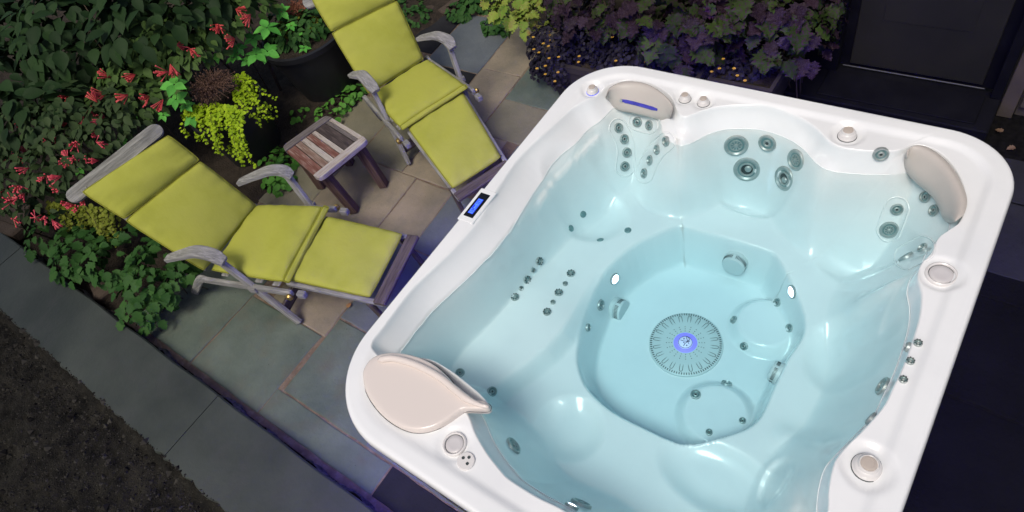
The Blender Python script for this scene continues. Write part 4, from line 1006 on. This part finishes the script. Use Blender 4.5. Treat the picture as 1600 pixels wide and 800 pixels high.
for q in range(30):
    u = random.random(); st.append((372+random.uniform(-6, 10), 115+45*u, .58, 382+random.uniform(0, 54), 140+55*u+random.uniform(-8, 16), random.uniform(.25, .45)))
jenny('bright yellow-green trailing plant draping over the black pot above the nearer chair', st, m_jen, at(335, 175, .5))
st = []
for q in range(34):
    u = random.random(); x = 78+u*95; st.append((x, 318+u*12, .42, x+random.uniform(5, 32), 350+u*32+random.uniform(-12, 12), random.uniform(.12, .3)))
jenny('shade-coloured yellow-green trailing plant hanging below the headrest of the nearer chair', st, m_jend, at(120, 330, .4))
st = [(452+random.uniform(-14, 14), 30+random.uniform(-10, 20), .64, 455+random.uniform(-18, 18), 62+random.uniform(-10, 14), .5) for q in range(12)]+[(490+random.uniform(-8, 12), 35+random.uniform(-10, 20), .58, 500+random.uniform(-14, 14), 66+random.uniform(-12, 14), .42) for q in range(20)]
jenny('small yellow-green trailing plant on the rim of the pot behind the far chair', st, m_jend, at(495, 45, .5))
# beds
R5 = thing('bed_plant', at(215, 440, 0), 'leafy green bedding plant growing between the low wall and the nearer chair', 'plant', 'leafy bedding plants')
bl = [B_(130, 400, .2, .22), B_(190, 400, .24, .24), B_(250, 420, .26, .22), B_(225, 465, .18, .2), B_(270, 445, .2, .15), B_(120, 380, .2, .18), B_(240, 490, .1, .12), B_(80, 365, .2, .2), B_(285, 425, .22, .10)]
foliage(R5, m_bed, bl, 620, 'lobed', .05, .10, 200, droop=.4); stems(R5, bl, -.03, m_stem, .004, 14)
def cover(label, spots, mat, n, s, name='ground_cover_plant', kind='round', nobj=60):
    r_ = thing(name, at(*spots[0][:2], 0), label, 'plant', 'low bright ground cover plants'); bl = [B_(x, y, .03, r, r, .07) for x, y, r in spots]
    foliage(r_, mat, bl, n, kind, s*.7, s*1.3, nobj, droop=.1); stems(r_, bl, -.03, m_stem, .002, 8)
m_gc = lf('leaf_cover', (.05, .16, .02), (.10, .26, .04))
cover('low bright green ground cover spreading round the far corner of the side table', [(440, 265, .13), (425, 250, .12), (455, 245, .10), (440, 285, .1), (470, 180, .08), (430, 275, .12)], m_gc, 150, .055)
cover('low bright green ground cover at the foot of the far chair armrest', [(530, 165, .10), (545, 155, .1), (510, 178, .09), (555, 145, .08), (525, 185, .06), (495, 190, .05)], m_gc, 120, .045)
cover('small mossy green clump beside the top of the far chair back', [(640, 15, .16), (650, 28, .14), (635, -5, .15)], m_bed, 240, .04)
cover('green clump growing between the paving and the flower pots at the top', [(775, 38, .12), (725, 15, .16), (745, 5, .15), (785, 45, .08)], m_bed, 260, .05)
# planters behind the tub
m_col1 = lf('coleus_lime', (.10, .19, .02), (.24, .30, .05), c3=(.22, .03, .05), s3=9, f3=.8)
m_col3 = lf('coleus_dark_purple', (.006, .003, .006), (.022, .009, .018), c3=(.06, .04, .05), s3=30, f3=.35)
m_col2 = lf('coleus_purple', (.010, .020, .004), (.042, .076, .012), c3=(.045, .012, .04), s3=13, f3=.25)
m_dk = lf('leaf_black', (.010, .009, .014), (.024, .02, .030)); m_yel = pm('flower_yellow', (.50, .27, .02), (.62, .38, .03), 30, .6, rnd=.5)
def planter(x0_, x1_, y0_, y1_, h, label):
    t_ = thing('planter_box', ((x0_+x1_)/2, (y0_+y1_)/2, 0), label, 'planter', 'dark planters along the house wall'); mp_ = pm('planter_brown', (.028, .022, .02), (.045, .036, .032), 6, .6)
    cx_, cy_ = (x0_+x1_)/2, (y0_+y1_)/2; hx, hy = (x1_-x0_)/2, (y1_-y0_)/2; P = np.zeros((6, 4, 3))
    for i, (z, e) in enumerate(((0, .88), (h-.05, 1), (h-.05, 1.05), (h, 1.05), (h, .93), (h-.06, .93))):
        for j, (sx, sy) in enumerate(((-1, -1), (1, -1), (1, 1), (-1, 1))): P[i, j] = (sx*hx*e, sy*hy*e, z)
    obj('planter_body', MB().grid(P, cv=True), mp_, t_, Matrix.Translation((cx_, cy_, 0)))
    obj('potting_soil', MB().box((0, 0, h-.06), (hx*.93, hy*.93, .01)), m_soil, t_, Matrix.Translation((cx_, cy_, 0)))
planter(-2.72, -2.12, 3.15, 3.7, .34, 'dark planter overflowing with tiny black leaves, furthest left behind the tub')
planter(-2.05, -1.55, 3.2, 3.75, .40, 'dark planter of purple and green foliage, middle one behind the tub')
planter(-1.48, -1.08, 3.25, 3.72, .40, 'brown planter beside the door frame')
R6 = thing('flower_bush', at(880, 90, 0), 'mound of tiny black leaves dotted with small yellow flowers at the tub corner', 'plant', 'dark bushes with yellow flowers')
bl = [B_(875, 80, .32, .24, .22, .26), B_(925, 60, .36, .24, .22, .26), B_(890, 110, .16, .2, .18, .14), B_(960, 80, .3, .2), B_(855, 105, .14, .13)]
foliage(R6, m_dk, bl, 3600, 'round', .018, .036, 60, tilt=.9)
R7 = thing('flower_bush', at(1110, 100, 0), 'dark bush with a few yellow flowers hanging over the middle of the tub rim', 'plant', 'dark bushes with yellow flowers')
bl = [B_(1010, 75, .38, .25), B_(1080, 95, .34, .22), B_(1150, 110, .3, .22), B_(1100, 60, .42, .25), B_(1180, 90, .36, .2)]
foliage(R7, m_dk, bl, 3000, 'round', .018, .036, 60, tilt=.9)
def yflowers(root, pts, z):
    for x, y in pts:
        c = at(x, y, z); b = MB()
        for k in range(7):
            a = 2*PI*k/7+random.random()*.3; d = np.array((math.cos(a), math.sin(a), 0)); e = np.array((-d[1], d[0], 0))
            b.add([c, c+d*.007+e*.0045+np.array((0, 0, .003)), c+d*.0125, c+d*.007-e*.0045+np.array((0, 0, .003))], [(0, 1, 2, 3)][::-1])
        b.lathe([(.004, .0), (.0035, .004), (.0005, .005)], 8, Matrix.Translation(Vector(c)))
        obj('flower', b, m_yel, root)
yflowers(R6, [(860, 49), (859, 55), (858, 63), (833, 58), (849, 68), (857, 72), (834, 77), (842, 82), (880, 44), (858, 91), (873, 89), (872, 113), (904, 97), (905, 88), (867, 127), (852, 116), (839, 107), (852, 103), (957, 58), (972, 57)], .52)
yflowers(R7, [(1006, 97), (962, 95), (1117, 66), (1130, 92), (1124, 107), (1112, 112), (1147, 107), (1152, 118), (1164, 126), (1110, 95)], .48)
def coleus(label, blobs, mat, n, s0, s1, nobj=70):
    r_ = thing('coleus_plant', blobs[0][:2]+(0,), label, 'plant', 'coleus plants'); foliage(r_, mat, blobs, int(n*(.8 if mat is m_col2 else 1)), 'frill', s0, s1, nobj, droop=1.2, tilt=.9)
    if mat is m_col2: foliage(r_, m_col3, blobs, int(n*.8), 'frill', s0*.8, s1*.9, nobj, droop=1.2, tilt=.9); stems(r_, blobs, .1, m_stem, .006, 8)
coleus('lime green coleus with ragged leaves at the top beside the black-leaved mound', [B_(812, 5, .5, .2), B_(825, 35, .45, .14), B_(800, -10, .5, .2), B_(845, 15, .5, .12)], m_col1, 130, .07, .13)
coleus('coleus with green and purple leaves leaning over the black-leaved mound', [B_(925, 35, .55, .15), B_(900, 0, .62, .22), B_(960, 10, .6, .2)], m_col2, 70, .09, .17)
coleus('large green and purple coleus in the middle planter, leaves touching the tub rim', [B_(1060, 60, .58, .2), B_(1040, 15, .7, .25), B_(1090, 30, .66, .2), B_(1075, 85, .5, .13), B_(1010, 25, .6, .16)], m_col2, 120, .10, .19, 90)
coleus('dark purple coleus beside the black door frame', [B_(1240, 30, .66, .2), B_(1245, 75, .5, .16), B_(1195, 60, .55, .18), B_(1160, 10, .7, .25), B_(1255, 5, .7, .2)], m_col2, 130, .10, .18, 90)
# unseen tree added behind the low wall to darken the left of the garden
st_ = thing('added_shade_tree', (-7.2, -4.6, 0), 'unseen broad tree added behind the low wall to shade the far left of the garden', 'tree')
obj('trunk', MB().tube([(-7.2, -4.6, -.1), (-7.1, -4.5, 1.4), (-6.9, -4.3, 2.8), (-6.8, -4.0, 4.2)], [.2, .16, .13, .08], 10), m_stem, st_, smooth=True)
lb = MB(); blt = []
for q in range(22):
    e = np.array((-7.3+random.uniform(-2.0, 1.75), -3.6+random.uniform(-1.5, 1.5), random.uniform(3.7, 5.2))); lb.tube([(-6.95, -4.35, 2.6), lerp((-6.9, -4.3, 3.2), e, .5)+np.array((0, 0, .2)), e], [.06, .04, .015], 6); blt.append((*e, .75, .75, .4))
obj('limbs', lb, m_stem, st_, smooth=True)
foliage(st_, m_lfm, blt, 5200, 'ovate', .14, .26, 0, inner=.2)
# ------------------------------------------------------------------ small things
def stone(px, py, z, r, label, mat, name='flat_stone', cat='stone'):
    c = at(px, py, z); b = MB(); n = 14; P = np.zeros((4, n, 3)); rr = [r*random.uniform(.75, 1.15) for _ in range(n)]
    for i, (zz, s_) in enumerate(((-.05, 1), (.02, 1), (.035, .92), (.04, .0))):
        for j in range(n): a = 2*PI*j/n; P[i, j] = (rr[j]*s_*math.cos(a), rr[j]*s_*.75*math.sin(a), zz)
    o = obj(name, b.grid(P, cv=True), mat, None, Matrix.Translation((c[0], c[1], z))); o['label'] = label; o['category'] = cat; o['group'] = 'stones in the beds'
m_st = pm('stone_brown', (.05, .036, .026), (.08, .06, .045), 8, .9, .2, .4, 40)
stone(18, 345, .1, .26, 'flat brown stone at the far left end of the low wall', m_st); stone(165, 450, .03, .15, 'brown stone half hidden under the bedding plant', m_st); stone(690, 5, .0, .25, 'reddish flat stone in the bed above the far chair', m_st)
def litter(px, py, a, mat, label):
    c = at(px, py, .006); v, f = LV['lobed']; me = bpy.data.meshes.new('fallen_leaf'); me.from_pydata(v.tolist(), [], f)
    M = Matrix.Translation(Vector(c)+Vector((0, 0, .012))) @ Matrix.Rotation(a, 4, 'Z') @ Matrix.Scale(.045, 4)
    o = obj('fallen_leaf', me, mat, None, M); o['label'] = label; o['category'] = 'leaf'; o['group'] = 'fallen leaves'
m_lit = pm('dry_leaf', (.30, .14, .05), (.4, .22, .09), 20, .7); m_lit2 = pm('dry_leaf_dark', (.10, .06, .03), (.15, .09, .05), 20, .7)
litter(545, 482, .5, m_lit, 'orange fallen leaf on the joint beside the nearer chair foot rail')
litter(1566, 208, 1.2, m_lit2, 'pale brown fallen leaf on the paving right of the door'); litter(1585, 232, 2.2, m_lit2, 'dark brown fallen leaf by the right edge, near the tub corner')
